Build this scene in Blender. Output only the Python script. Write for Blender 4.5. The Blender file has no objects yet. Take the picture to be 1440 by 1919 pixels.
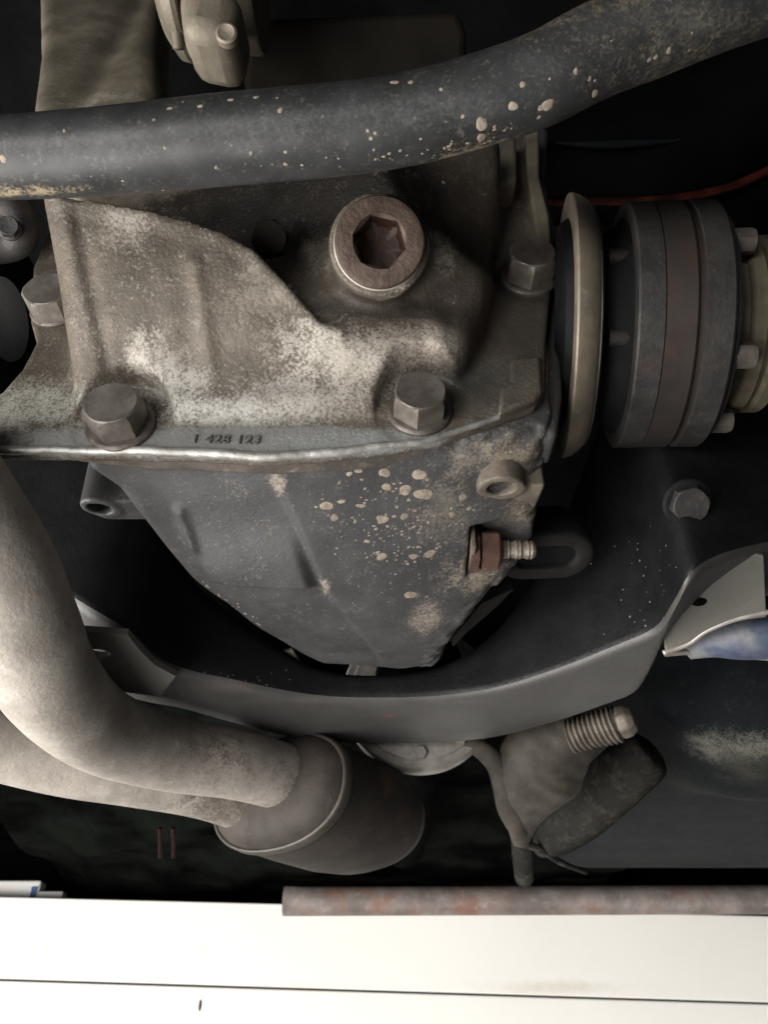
import bpy, bmesh, math, random
import numpy as np
from mathutils import Vector, Matrix
from mathutils.bvhtree import BVHTree

random.seed(7); np.random.seed(7)
SC = bpy.context.scene
COL = SC.collection
R = math.radians

# ------------------------------------------------------------------ camera
PITCH = R(35.0); CT, ST = math.cos(PITCH), math.sin(PITCH)
FPX = 1400.0                       # focal length in photograph pixels
CAMZ = 0.25                        # lens height above the garage floor (m)
cam_d = bpy.data.cameras.new('camera'); cam = bpy.data.objects.new('camera', cam_d); COL.objects.link(cam)
cam_d.sensor_fit = 'VERTICAL'; cam_d.sensor_height = 36.0; cam_d.sensor_width = 27.0
cam_d.lens = 36.0 * FPX / 1919.0
cam_d.clip_start = 0.01; cam_d.clip_end = 50
cam.location = (0, 0, CAMZ); cam.rotation_euler = (math.pi/2 + PITCH, 0, 0)
cam_d.dof.use_dof = True; cam_d.dof.focus_distance = 0.285; cam_d.dof.aperture_fstop = 26
SC.camera = cam

# ------------------------------------------------------------------ light
w = bpy.data.worlds.new('World'); SC.world = w; w.use_nodes = True
bg = w.node_tree.nodes['Background']; bg.inputs[0].default_value = (0.80, 0.90, 1.0, 1); bg.inputs[1].default_value = 0.04
def area(name, loc, target, sx, sy, power, col):
    l = bpy.data.lights.new(name, 'AREA'); l.shape = 'RECTANGLE'; l.size = sx; l.size_y = sy; l.energy = power; l.color = col
    o = bpy.data.objects.new(name, l); COL.objects.link(o); o.location = loc
    d = Vector(target) - Vector(loc); o.rotation_euler = d.to_track_quat('-Z', 'Y').to_euler(); return o
# daylight that comes in low under the car: from the open left side and from behind the camera; plus added fills for floor bounce and boards
area('fill_floor_bounce', (-0.36, 0.28, 0.02), (-0.22, 0.42, 0.6), 0.7, 0.7, 8.5, (1.0, 0.965, 0.92))  # added lamp standing in for light bounced off the floor
area('lamp_open_side', (-0.95, 0.22, 0.06), (-0.12, 0.34, 0.38), 0.8, 0.30, 14, (1.0, 0.97, 0.93))
area('lamp_rear_opening', (-0.52, -0.62, 0.07), (-0.03, 0.25, 0.45), 0.55, 0.26, 4.5, (1.0, 0.975, 0.945))
area('fill_front_boards', (0.15, 0.80, 0.03), (0.15, 1.10, 0.50), 2.0, 0.15, 4.0, (1.0, 0.96, 0.90))  # added unseen strip that brightens the white boards
SC.view_settings.view_transform = 'Standard'; SC.view_settings.look = 'None'
SC.view_settings.exposure = 0.35; SC.view_settings.gamma = 1.0
SC.render.engine = 'CYCLES'
SC.cycles.use_denoising = True
SC.cycles.max_bounces = 6; SC.cycles.sample_clamp_indirect = 4.0

# ------------------------------------------------------------------ geometry helpers (car frame, mm, lens at the origin:
# x right, y towards the front of the car, z up)
def ray(px, py):
    u = (px-720.0)/FPX; v = (959.5-py)/FPX
    return np.array([u, CT - ST*v, ST + CT*v])
def P(px, py, c): return ray(px, py)*c                       # point at depth c
def PY(px, py, y): r = ray(px, py); return r*(y/r[1])        # point on the plane y
def PZ(px, py, z): r = ray(px, py); return r*(z/r[2])        # point at height z
def W(v): return Vector((v[0]/1000.0, v[1]/1000.0, v[2]/1000.0+CAMZ))
CAMR = np.array([1, 0, 0.]); CAMU = np.array([0, -ST, CT]); CAMF = np.array([0, CT, ST])
def camdir(a, b, c): d = CAMR*a + CAMU*b + CAMF*c; return d/np.linalg.norm(d)

def thing(name, label, cat, loc, group=None):
    o = bpy.data.objects.new(name, None); COL.objects.link(o); o.empty_display_size = 0.02
    o.location = W(loc); o['label'] = label; o['category'] = cat
    if group: o['group'] = group
    o['_w'] = list(o.location); return o
def wloc(o): return Vector(o['_w'])
def mk(name, V, F, mat, parent=None, smooth=True, angle=None, bevel=None, subsurf=0):
    """mesh object from points in mm (car frame); origin at the middle of the mesh"""
    V = np.asarray(V, float)
    Wd = V/1000.0; Wd = Wd + np.array([0, 0, CAMZ])
    org = (Wd.min(0)+Wd.max(0))/2
    L = Wd - org
    me = bpy.data.meshes.new(name)
    if isinstance(F, np.ndarray):
        nf, k = F.shape
        me.vertices.add(len(L)); me.vertices.foreach_set('co', L.astype(np.float32).ravel())
        me.loops.add(nf*k); me.loops.foreach_set('vertex_index', F.astype(np.int32).ravel())
        me.polygons.add(nf); me.polygons.foreach_set('loop_start', np.arange(0, nf*k, k, dtype=np.int32))
        me.update(calc_edges=True); me.validate()
    else:
        me.from_pydata([tuple(p) for p in L], [], [tuple(f) for f in F]); me.update()
    if smooth: me.polygons.foreach_set('use_smooth', [True]*len(me.polygons))
    o = bpy.data.objects.new(name, me); COL.objects.link(o)
    me.materials.append(mat)
    o['_w'] = list(org)
    if parent is not None:
        o.parent = parent; o.location = Vector(org) - wloc(parent)
    else: o.location = org
    if angle is not None and smooth: me.set_sharp_from_angle(angle=R(angle))
    if bevel:
        m = o.modifiers.new('bevel', 'BEVEL'); m.width = bevel/1000.0; m.segments = 3; m.limit_method = 'ANGLE'; m.angle_limit = R(28)
    if subsurf:
        m = o.modifiers.new('sub', 'SUBSURF'); m.levels = subsurf; m.render_levels = subsurf
    return o
def tag(o, label, cat, group=None, kind=None):
    o['label'] = label; o['category'] = cat
    if group: o['group'] = group
    if kind: o['kind'] = kind
    return o
def struct(o): o['kind'] = 'structure'; return o

def frame(axis, hint=(0, 0, 1)):
    a = np.asarray(axis, float); a = a/np.linalg.norm(a)
    h = np.asarray(hint, float)
    if abs(a@h) > 0.95: h = np.array([1., 0, 0])
    u = np.cross(h, a); u /= np.linalg.norm(u); v = np.cross(a, u)
    return u, v, a
def lathe(center, axis, prof, n=64, closed=False, hint=(0, 0, 1), wob=0.0, sx=1.0, sy=1.0):
    """prof: list of (s along axis, radius)"""
    u, v, a = frame(axis, hint); V = []; F = []
    m = len(prof)
    for (s, r) in prof:
        for k in range(n):
            t = 2*math.pi*k/n; rr = r*(1+wob*math.sin(3*t+s*0.1))
            V.append(center + a*s + u*(rr*math.cos(t)*sx) + v*(rr*math.sin(t)*sy))
    for i in range(m-1):
        for k in range(n):
            F.append((i*n+k, i*n+(k+1) % n, (i+1)*n+(k+1) % n, (i+1)*n+k))
    return V, F
def catmull(pts, per=10):
    pts = [np.asarray(p, float) for p in pts]; out = []
    n = len(pts)
    for i in range(n-1):
        p0 = pts[max(i-1, 0)]; p1 = pts[i]; p2 = pts[i+1]; p3 = pts[min(i+2, n-1)]
        for k in range(per):
            t = k/per
            out.append(0.5*((2*p1)+(-p0+p2)*t+(2*p0-5*p1+4*p2-p3)*t*t+(-p0+3*p1-3*p2+p3)*t**3))
    out.append(pts[-1]); return out
def tube(pts, rad, n=32, per=10, cap=True, squash=None):
    """pts control points (mm), rad number or list"""
    m = len(pts)
    rr = rad if hasattr(rad, '__len__') else [rad]*m
    q = catmull([np.append(p, r) for p, r in zip(pts, rr)], per)
    C = [p[:3] for p in q]; RR = [p[3] for p in q]
    V = []; F = []
    t0 = C[1]-C[0]; u, v, _ = frame(t0)
    for i in range(len(C)):
        t = C[min(i+1, len(C)-1)]-C[max(i-1, 0)]; t /= np.linalg.norm(t)
        u = u - t*(u@t); u /= np.linalg.norm(u); v = np.cross(t, u)
        for k in range(n):
            a = 2*math.pi*k/n
            V.append(C[i]+u*(RR[i]*math.cos(a))+v*(RR[i]*math.sin(a)))
    for i in range(len(C)-1):
        for k in range(n):
            F.append((i*n+k, i*n+(k+1) % n, (i+1)*n+(k+1) % n, (i+1)*n+k))
    if cap:
        F.append(tuple(range(n))[::-1]); F.append(tuple(range((len(C)-1)*n, len(C)*n)))
    return V, F
def prism(poly3, thick):
    """closed slab from a 3D polygon and a thickness vector"""
    n = len(poly3); V = [np.asarray(p, float) for p in poly3] + [np.asarray(p, float)+np.asarray(thick, float) for p in poly3]
    F = [tuple(range(n))[::-1], tuple(range(n, 2*n))]
    for i in range(n): F.append((i, (i+1) % n, n+(i+1) % n, n+i))
    bm = bmesh.new(); vs = [bm.verts.new(v) for v in V]
    for f in F: bm.faces.new([vs[i] for i in f])
    bmesh.ops.recalc_face_normals(bm, faces=bm.faces)
    V2 = [np.array(v.co) for v in bm.verts]; bm.verts.index_update(); F2 = [tuple(v.index for v in f.verts) for f in bm.faces]; bm.free()
    return V2, F2
def box(c, ex, ey, ez, hx, hy, hz):
    c = np.asarray(c, float); ex, ey, ez = [np.asarray(e, float) for e in (ex, ey, ez)]
    V = [c+ex*hx*i+ey*hy*j+ez*hz*k for i in (-1, 1) for j in (-1, 1) for k in (-1, 1)]
    F = [(0, 1, 3, 2), (4, 6, 7, 5), (0, 4, 5, 1), (2, 3, 7, 6), (0, 2, 6, 4), (1, 5, 7, 3)]
    return V, F
def join(*parts):
    V = []; F = []
    for v, f in parts:
        b = len(V); V += list(v); F += [tuple(i+b for i in q) for q in f]
    return V, F

# ---- implicit solids, meshed with surface nets
def smin(a, b, k): h = np.clip(0.5+0.5*(b-a)/k, 0, 1); return b*(1-h)+a*h-k*h*(1-h)
def smax(a, b, k): return -smin(-a, -b, k)
def polysd(X, Y, poly):
    poly = np.asarray(poly, float); n = len(poly)
    d = np.full(X.shape, 1e9); s = np.ones(X.shape)
    for i in range(n):
        a = poly[i]; b = poly[i-1]
        ex, ey = b-a; wx = X-a[0]; wy = Y-a[1]
        t = np.clip((wx*ex+wy*ey)/(ex*ex+ey*ey+1e-12), 0, 1)
        d = np.minimum(d, (wx-ex*t)**2+(wy-ey*t)**2)
        c1 = Y >= a[1]; c2 = Y < b[1]; c3 = ex*wy > ey*wx
        s = np.where((c1 & c2 & c3) | (~c1 & ~c2 & ~c3), -s, s)
    return np.sqrt(d)*s
def linesd(X, Y, pts):
    pts = np.asarray(pts, float); d = np.full(X.shape, 1e9)
    for a, b in zip(pts[:-1], pts[1:]):
        ex, ey = b-a; wx = X-a[0]; wy = Y-a[1]
        t = np.clip((wx*ex+wy*ey)/(ex*ex+ey*ey+1e-12), 0, 1)
        d = np.minimum(d, np.hypot(wx-ex*t, wy-ey*t))
    return d
def sstep(e0, e1, x): t = np.clip((x-e0)/(e1-e0), 0, 1); return t*t*(3-2*t)
class TPS:
    def __init__(s, pts, lam=2.0):
        p = np.asarray(pts, float); s.x = p[:, :2]/100; n = len(p)
        K = s.k(s.x, s.x)+lam*1e-3*np.eye(n); Q = np.c_[np.ones(n), s.x]
        A = np.block([[K, Q], [Q.T, np.zeros((3, 3))]]); s.w = np.linalg.solve(A, np.r_[p[:, 2], 0, 0, 0])
    def k(s, a, b):
        d = np.linalg.norm(a[:, None]-b[None], axis=2); return d*d*np.log(d+1e-9)
    def __call__(s, X, Y):
        q = np.c_[X.ravel(), Y.ravel()]/100
        return (s.k(q, s.x)@s.w[:-3]+np.c_[np.ones(len(q)), q]@s.w[-3:]).reshape(X.shape)
def surfnet(F, org, st):
    S = F < 0
    nx, ny, nz = [n-1 for n in F.shape]
    cnt = np.zeros((nx, ny, nz), np.int8)
    for i in (0, 1):
        for j in (0, 1):
            for k in (0, 1): cnt += S[i:i+nx, j:j+ny, k:k+nz]
    act = (cnt > 0) & (cnt < 8)
    I = np.argwhere(act); idx = -np.ones(act.shape, np.int64); idx[act] = np.arange(len(I))
    cor = [(i, j, k) for i in (0, 1) for j in (0, 1) for k in (0, 1)]
    val = {c: F[I[:, 0]+c[0], I[:, 1]+c[1], I[:, 2]+c[2]] for c in cor}
    acc = np.zeros((len(I), 3)); num = np.zeros(len(I))
    for c in cor:
        for ax in range(3):
            if c[ax] == 0:
                d = list(c); d[ax] = 1; d = tuple(d)
                a, b = val[c], val[d]; m = (a < 0) != (b < 0)
                t = np.where(m, a/np.where(m, a-b, 1), 0)
                p = np.array(c, float)[None]+np.zeros((len(I), 3)); p[:, ax] += t
                acc += p*m[:, None]; num += m
    V = (I+acc/num[:, None])*st+np.asarray(org)
    Q = []
    for ax in range(3):
        b, c = (ax+1) % 3, (ax+2) % 3
        sl0 = [slice(None)]*3; sl1 = [slice(None)]*3; sl0[ax] = slice(0, -1); sl1[ax] = slice(1, None)
        A = S[tuple(sl0)]; B = S[tuple(sl1)]
        E = np.argwhere(A != B)
        lim = [nx, ny, nz]
        ok = (E[:, b] > 0) & (E[:, c] > 0) & (E[:, b] < lim[b]) & (E[:, c] < lim[c]); E = E[ok]
        ins = A[E[:, 0], E[:, 1], E[:, 2]]
        def cell(db, dc):
            e = E.copy(); e[:, b] += db; e[:, c] += dc; return idx[e[:, 0], e[:, 1], e[:, 2]]
        q = np.c_[cell(-1, -1), cell(0, -1), cell(0, 0), cell(-1, 0)]
        q[~ins] = q[~ins][:, ::-1]; Q.append(q)
    Q = np.vstack(Q)
    # relax a little
    for _ in range(2):
        s = np.zeros_like(V); n = np.zeros(len(V))
        for a in range(4):
            for d in (1, 3):
                np.add.at(s, Q[:, a], V[Q[:, (a+d) % 4]]); np.add.at(n, Q[:, a], 1)
        V = V*0.5+s/np.maximum(n, 1)[:, None]*0.5
    return V, Q
def grid(x0, x1, y0, y1, z0, z1, st):
    xs = np.arange(x0, x1, st); ys = np.arange(y0, y1, st); zs = np.arange(z0, z1, st)
    return xs[:, None, None], ys[None, :, None], zs[None, None, :], xs, ys, zs

# ------------------------------------------------------------------ materials
def mat(name, base, dark=None, dust=None, dust_amt=0.3, rough=0.6, metal=0.0, sc=45, fine=420, bump=0.25, patches=(), rust=None, rust_amt=0.0, spec=0.5, speck=0.0, stretch=None):
    m = bpy.data.materials.new(name); m.use_nodes = True; nt = m.node_tree; N = nt.nodes; L = nt.links
    b = N['Principled BSDF']; out = N['Material Output']
    geo = N.new('ShaderNodeNewGeometry')
    pos = geo.outputs['Position']
    if stretch:
        mp = N.new('ShaderNodeMapping'); mp.inputs['Scale'].default_value = stretch; L.new(pos, mp.inputs[0]); pos_s = mp.outputs[0]
    else: pos_s = pos
    def noise(scale, detail=6, r=0.6, seed=0, src=None):
        n = N.new('ShaderNodeTexNoise'); n.noise_dimensions = '4D'; n.inputs['W'].default_value = seed
        n.inputs['Scale'].default_value = scale; n.inputs['Detail'].default_value = detail; n.inputs['Roughness'].default_value = r
        L.new(src or pos_s, n.inputs['Vector']); return n.outputs[0]
    def ramp(src, a, c, v0=0, v1=1):
        r = N.new('ShaderNodeMapRange'); r.interpolation_type = 'SMOOTHSTEP'
        r.inputs[1].default_value = a; r.inputs[2].default_value = c; r.inputs[3].default_value = v0; r.inputs[4].default_value = v1
        L.new(src, r.inputs[0]); return r.outputs[0]
    def math_(op, a, c):
        n = N.new('ShaderNodeMath'); n.operation = op
        for i, q in enumerate((a, c)):
            if isinstance(q, (int, float)): n.inputs[i].default_value = q
            else: L.new(q, n.inputs[i])
        return n.outputs[0]
    def mix(f, a, c):
        n = N.new('ShaderNodeMix'); n.data_type = 'RGBA'
        if isinstance(f, (int, float)): n.inputs['Factor'].default_value = f
        else: L.new(f, n.inputs['Factor'])
        for i, q in ((6, a), (7, c)):
            if isinstance(q, tuple): n.inputs[i].default_value = q+(1,) if len(q) == 3 else q
            else: L.new(q, n.inputs[i])
        return n.outputs[2]
    n1 = noise(sc, 8, 0.62, 1); n2 = noise(fine, 4, 0.6, 2); n3 = noise(sc*3.2, 6, 0.65, 5)
    dark = dark or tuple(x*0.55 for x in base)
    c = mix(ramp(n1, 0.35, 0.68), dark, base)
    rgh = math_('ADD', rough-0.08, math_('MULTIPLY', n3, 0.16))
    if rust:
        c = mix(math_('MULTIPLY', ramp(noise(sc*0.8, 7, 0.7, 11), 0.62-rust_amt*0.3, 0.78-rust_amt*0.3), 0.85), c, rust)
    if dust:
        f = math_('MULTIPLY', ramp(math_('ADD', math_('MULTIPLY', n3, 0.65), math_('MULTIPLY', n2, 0.35)), 0.62-0.34*dust_amt, 0.78-0.2*dust_amt), min(1, 0.35+dust_amt))
        c = mix(f, c, dust)
    pn = [math_('ADD', math_('MULTIPLY', noise(sc*3, 8, 0.78, 3.3+q*7), 0.5), math_('MULTIPLY', noise(800, 4, 0.75, 9+q*5, pos), 0.5)) for q in range(2)] if patches else []
    for pi, (pc, pr, col, amt) in enumerate(patches):          # stains of their own shape
        pv = W(pc)
        d = N.new('ShaderNodeVectorMath'); d.operation = 'SUBTRACT'; L.new(pos, d.inputs[0]); d.inputs[1].default_value = pv
        s = N.new('ShaderNodeVectorMath'); s.operation = 'MULTIPLY'; L.new(d.outputs[0], s.inputs[0])
        s.inputs[1].default_value = tuple(1000.0/q for q in pr)
        ln = N.new('ShaderNodeVectorMath'); ln.operation = 'LENGTH'; L.new(s.outputs[0], ln.inputs[0])
        fall = ramp(ln.outputs['Value'], 0.05, 1.15, 1, 0)
        nn = pn[pi % 2]
        nc = ramp(nn, 0.38, 0.62)
        f = ramp(math_('ADD', math_('MULTIPLY', fall, 0.66 if amt < 1.9 else 1.5), math_('MULTIPLY', nc, 0.66)), 0.50, 1.32)
        f = math_('MINIMUM', math_('MULTIPLY', f, min(amt, 1.25)), 0.95)
        c = mix(f, c, col)
    if speck > 0:
        vo = N.new('ShaderNodeTexVoronoi'); vo.inputs['Scale'].default_value = 260; L.new(pos, vo.inputs['Vector'])
        f = math_('MULTIPLY', ramp(vo.outputs['Distance'], 0.10, 0.18, 1, 0), ramp(noise(90, 3, 0.5, 21), 0.62-0.25*speck, 0.72-0.25*speck))
        c = mix(f, c, (0.36, 0.30, 0.24))
    L.new(c, b.inputs['Base Color']); L.new(rgh, b.inputs['Roughness'])
    b.inputs['Metallic'].default_value = metal; b.inputs['Specular IOR Level'].default_value = spec
    if bump:
        bp = N.new('ShaderNodeBump'); bp.inputs['Strength'].default_value = bump; bp.inputs['Distance'].default_value = 0.0012
        h = math_('ADD', math_('MULTIPLY', n2, 0.6), n3)
        L.new(h, bp.inputs['Height']); L.new(bp.outputs[0], b.inputs['Normal'])
    return m

DUST = (0.33, 0.285, 0.235); PALE = (0.55, 0.51, 0.45); GREYP = (0.50, 0.50, 0.48)
M = {}
M['cover'] = bpy.data.materials.new('placeholder')
M['housing'] = mat('black painted cast iron', (0.075, 0.076, 0.078), (0.050, 0.050, 0.052), (0.12, 0.11, 0.096), 0.2, 0.50, 0.0, 40, 800, 0.3, patches=[
    (P(830, 960, 310), (22, 34, 24), (0.24, 0.21, 0.175), 0.65), (P(900, 1075, 330), (24, 24, 24), (0.34, 0.29, 0.235), 1.2), (P(800, 1160, 350), (14, 22, 14), (0.36, 0.31, 0.25), 1.0),
    (P(955, 860, 300), (18, 24, 22), (0.22, 0.18, 0.135), 1.1), (P(980, 960, 320), (14, 24, 24), (0.24, 0.20, 0.155), 1.1), (P(880, 850, 298), (18, 16, 16), (0.26, 0.23, 0.19), 1.0),
    (P(520, 905, 295), (5, 10, 8), (0.34, 0.29, 0.24), 1.2), (P(610, 1095, 326), (4, 10, 8), (0.34, 0.29, 0.24), 1.2)], speck=0.15)
M['housing_flange'] = mat('brown stained flange', (0.16, 0.135, 0.115), (0.08, 0.07, 0.062), (0.34, 0.29, 0.24), 0.3, 0.6, 0.1, 60, 500, 0.4)
M['bolt'] = mat('browned steel bolt', (0.25, 0.226, 0.204), (0.13, 0.112, 0.098), (0.36, 0.30, 0.245), 0.18, 0.42, 0.45, 90, 700, 0.18)
M['washer'] = mat('greyed steel washer', (0.20, 0.175, 0.155), (0.10, 0.085, 0.075), DUST, 0.2, 0.45, 0.5, 90, 700, 0.2)
M['plug'] = mat('rusty steel plug', (0.120, 0.086, 0.068), (0.070, 0.047, 0.037), (0.22, 0.15, 0.10), 0.25, 0.55, 0.25, 110, 600, 0.4)
M['socket'] = mat('rusty plug socket', (0.050, 0.022, 0.015), (0.026, 0.012, 0.009), None, 0, 0.5, 0.2, 90, 600, 0.25)
M['bar'] = mat('worn black paint steel bar', (0.038, 0.040, 0.042), (0.022, 0.0225, 0.023), (0.12, 0.102, 0.08), 0.20, 0.45, 0.0, 60, 800, 0.07, patches=[
    (P(1180, 70, 236), (60, 30, 30), (0.17, 0.145, 0.10), 1.2), (P(1000, 90, 236), (50, 24, 20), (0.15, 0.125, 0.09), 1.0), (P(60, 370, 236), (36, 5, 3.5), (0.45, 0.36, 0.24), 1.0), (P(880, 280, 236), (34, 9, 6), (0.30, 0.25, 0.18), 1.2), (P(640, 170, 240), (60, 12, 8), (0.20, 0.165, 0.125), 1.0), (P(470, 250, 226), (40, 9, 7), (0.09, 0.094, 0.099), 0.5), (P(680, 222, 224), (50, 9, 6), (0.095, 0.099, 0.104), 0.55), (P(860, 195, 222), (34, 9, 7), (0.09, 0.092, 0.096), 0.55), (P(1040, 128, 222), (30, 9, 7), (0.09, 0.09, 0.086), 0.55), (P(1250, 40, 222), (40, 9, 9), (0.11, 0.112, 0.10), 0.7), (P(180, 270, 226), (50, 9, 7), (0.085, 0.088, 0.09), 0.6)], speck=0.35)
M['cv'] = mat('dark steel joint', (0.058, 0.055, 0.053), (0.030, 0.028, 0.027), (0.12, 0.10, 0.082), 0.22, 0.5, 0.3, 55, 500, 0.3, rust=(0.075, 0.046, 0.036), rust_amt=0.22)
M['cv_brown'] = mat('brown rusted steel joint', (0.052, 0.042, 0.038), (0.034, 0.029, 0.027), (0.12, 0.085, 0.065), 0.15, 0.52, 0.35, 34, 500, 0.12, rust=(0.070, 0.038, 0.028), rust_amt=0.4)
M['shield'] = mat('dusty steel dust shield', (0.31, 0.262, 0.20), (0.19, 0.16, 0.125), (0.36, 0.30, 0.235), 0.3, 0.5, 0.3, 50, 500, 0.2, speck=0.2)
M['boot'] = mat('dusty olive boot clamp', (0.20, 0.17, 0.12), (0.10, 0.085, 0.06), DUST, 0.25, 0.5, 0.2, 50, 500, 0.2)
M['blackrubber'] = mat('black rubber', (0.012, 0.012, 0.0125), (0.007, 0.007, 0.0075), (0.03, 0.028, 0.025), 0.08, 0.65, 0.0, 50, 500, 0.2, spec=0.15)
M['subframe'] = mat('satin black painted subframe', (0.076, 0.074, 0.071), (0.058, 0.056, 0.054), (0.12, 0.105, 0.09), 0.08, 0.45, 0.0, 22, 600, 0.22, rust=(0.13, 0.07, 0.045), rust_amt=-0.12, patches=[(PZ(730, 1342, 150), (9, 5, 6), (0.17, 0.075, 0.045), 1.6), (PZ(420, 1282, 152), (40, 16, 10), (0.11, 0.095, 0.09), 0.9), (PZ(700, 1314, 150), (90, 6, 5), (0.12, 0.105, 0.10), 0.9), (P(1215, 1110, 350), (20, 26, 30), (0.10, 0.092, 0.085), 0.8), (P(350, 1290, 410), (30, 20, 20), (0.09, 0.085, 0.08), 0.8)])
M['bracket'] = mat('grey dusty bracket', (0.19, 0.184, 0.165), (0.145, 0.14, 0.127), DUST, 0.12, 0.6, 0.0, 24, 500, 0.12)
M['exhaust'] = mat('heat greyed exhaust steel', (0.40, 0.365, 0.325), (0.25, 0.225, 0.197), (0.50, 0.46, 0.415), 0.32, 0.62, 0.1, 32, 480, 0.4, rust=(0.25, 0.165, 0.105), rust_amt=-0.05, patches=[
    (PZ(600, 1470, 125), (55, 55, 60), (0.085, 0.062, 0.048), 1.6), (PZ(480, 1400, 125), (60, 40, 40), (0.13, 0.098, 0.078), 1.3), (P(205, 1225, 300), (10, 9, 10), (0.20, 0.13, 0.085), 1.2), (P(45, 965, 262), (9, 12, 8), (0.18, 0.165, 0.145), 0.8), (P(400, 1500, 440), (45, 40, 40), (0.11, 0.09, 0.075), 1.2)])
M['silencer'] = mat('browned silencer steel', (0.046, 0.037, 0.031), (0.024, 0.020, 0.017), (0.095, 0.08, 0.067), 0.2, 0.68, 0.05, 36, 420, 0.4, spec=0.3, rust=(0.11, 0.062, 0.042), rust_amt=0.2)
M['ring'] = mat('pale seam of the silencer', (0.075, 0.065, 0.055), (0.038, 0.033, 0.028), (0.14, 0.125, 0.105), 0.25, 0.5, 0.25, 60, 400, 0.2)
M['aluplate'] = mat('bright steel flange', (0.55, 0.52, 0.48), (0.33, 0.30, 0.27), (0.60, 0.56, 0.5), 0.2, 0.45, 0.4, 90, 500, 0.2)
M['hanger'] = mat('dusty brown hanger', (0.085, 0.073, 0.059), (0.04, 0.034, 0.028), (0.17, 0.147, 0.12), 0.26, 0.65, 0.0, 60, 500, 0.25)
M['spring'] = mat('dusty pale thread', (0.24, 0.21, 0.175), (0.11, 0.094, 0.077), (0.42, 0.375, 0.32), 0.3, 0.55, 0.2, 90, 600, 0.2)
M['tank'] = mat('dark blue grey tank coating', (0.016, 0.019, 0.022), (0.011, 0.0125, 0.015), (0.12, 0.115, 0.10), 0.03, 0.5, 0.0, 18, 300, 0.2, spec=0.0, patches=[
    (P(1340, 1400, 470), (70, 30, 12), (0.24, 0.235, 0.20), 0.8), (P(1120, 1420, 520), (50, 40, 26), (0.15, 0.145, 0.12), 0.9)])
M['hose'] = mat('dusty dark hose', (0.040, 0.039, 0.035), (0.020, 0.020, 0.018), (0.11, 0.102, 0.085), 0.4, 0.9, 0.0, 25, 300, 0.2, spec=0.0)
M['underbody'] = mat('black underseal', (0.006, 0.0066, 0.0066), (0.0035, 0.0038, 0.0038), (0.020, 0.019, 0.016), 0.05, 0.9, 0.0, 16, 200, 0.4, spec=0.0)
M['panel'] = mat('dark green black floor panel', (0.008, 0.0092, 0.0078), (0.0015, 0.0018, 0.0017), (0.024, 0.024, 0.020), 0.05, 0.9, 0.0, 10, 200, 0.4, spec=0.0)
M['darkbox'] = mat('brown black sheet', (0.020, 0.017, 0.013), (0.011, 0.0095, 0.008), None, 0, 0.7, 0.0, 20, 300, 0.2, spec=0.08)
M['redpaint'] = mat('dull red paint', (0.085, 0.016, 0.010), (0.014, 0.005, 0.004), None, 0, 0.5, 0, 60, 300, 0.1, spec=0.1)
M['redclip'] = mat('dark red clip', (0.016, 0.005, 0.004), (0.012, 0.004, 0.003), None, 0, 0.6, 0, 60, 300, 0.1, spec=0.1)
M['rusttube'] = mat('pale rusty tube', (0.25, 0.222, 0.21), (0.13, 0.108, 0.10), (0.40, 0.355, 0.34), 0.3, 0.6, 0.1, 24, 160, 0.4, rust=(0.20, 0.10, 0.07), rust_amt=0.45)
M['rustred'] = mat('red brown rusty steel', (0.14, 0.075, 0.053), (0.08, 0.045, 0.034), (0.26, 0.19, 0.14), 0.3, 0.6, 0.2, 80, 600, 0.2)
M['stud'] = mat('pale corroded stud', (0.34, 0.295, 0.25), (0.15, 0.118, 0.095), (0.50, 0.45, 0.40), 0.3, 0.55, 0.3, 160, 700, 0.4)
M['mud'] = mat('dried pale mud', (0.38, 0.32, 0.255), (0.20, 0.165, 0.13), None, 0, 0.85, 0, 300, 900, 0.3)
M['neck'] = mat('olive grimy casting', (0.225, 0.196, 0.150), (0.125, 0.108, 0.082), (0.33, 0.295, 0.235), 0.22, 0.55, 0.2, 40, 450, 0.3, patches=[
    (PY(185, 180, 185), (34, 16, 14), (0.36, 0.33, 0.27), 1.0)])
M['white'] = mat('white painted board', (0.83, 0.82, 0.79), (0.80, 0.785, 0.75), None, 0, 0.6, 0, 3, 40, 0.05, patches=[(PY(1040, 1850, 1180), (160, 20, 14), (0.55, 0.50, 0.40), 0.7), (PY(85, 1778, 1180), (8, 20, 22), (0.5, 0.48, 0.42), 0.8), (PY(500, 1850, 1180), (200, 20, 10), (0.62, 0.58, 0.5), 0.6), (PY(380, 1780, 1180), (30, 20, 10), (0.6, 0.57, 0.5), 0.5)])
M['bluegrey'] = mat('blue and pale printed wrap', (0.30, 0.30, 0.285), (0.055, 0.070, 0.125), (0.05, 0.04, 0.032), 0.2, 0.5, 0, 34, 120, 0.1)
M['concrete'] = mat('pale concrete', (0.25, 0.245, 0.235), (0.2, 0.195, 0.19), None, 0, 0.85, 0, 4, 60, 0.2)

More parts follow.
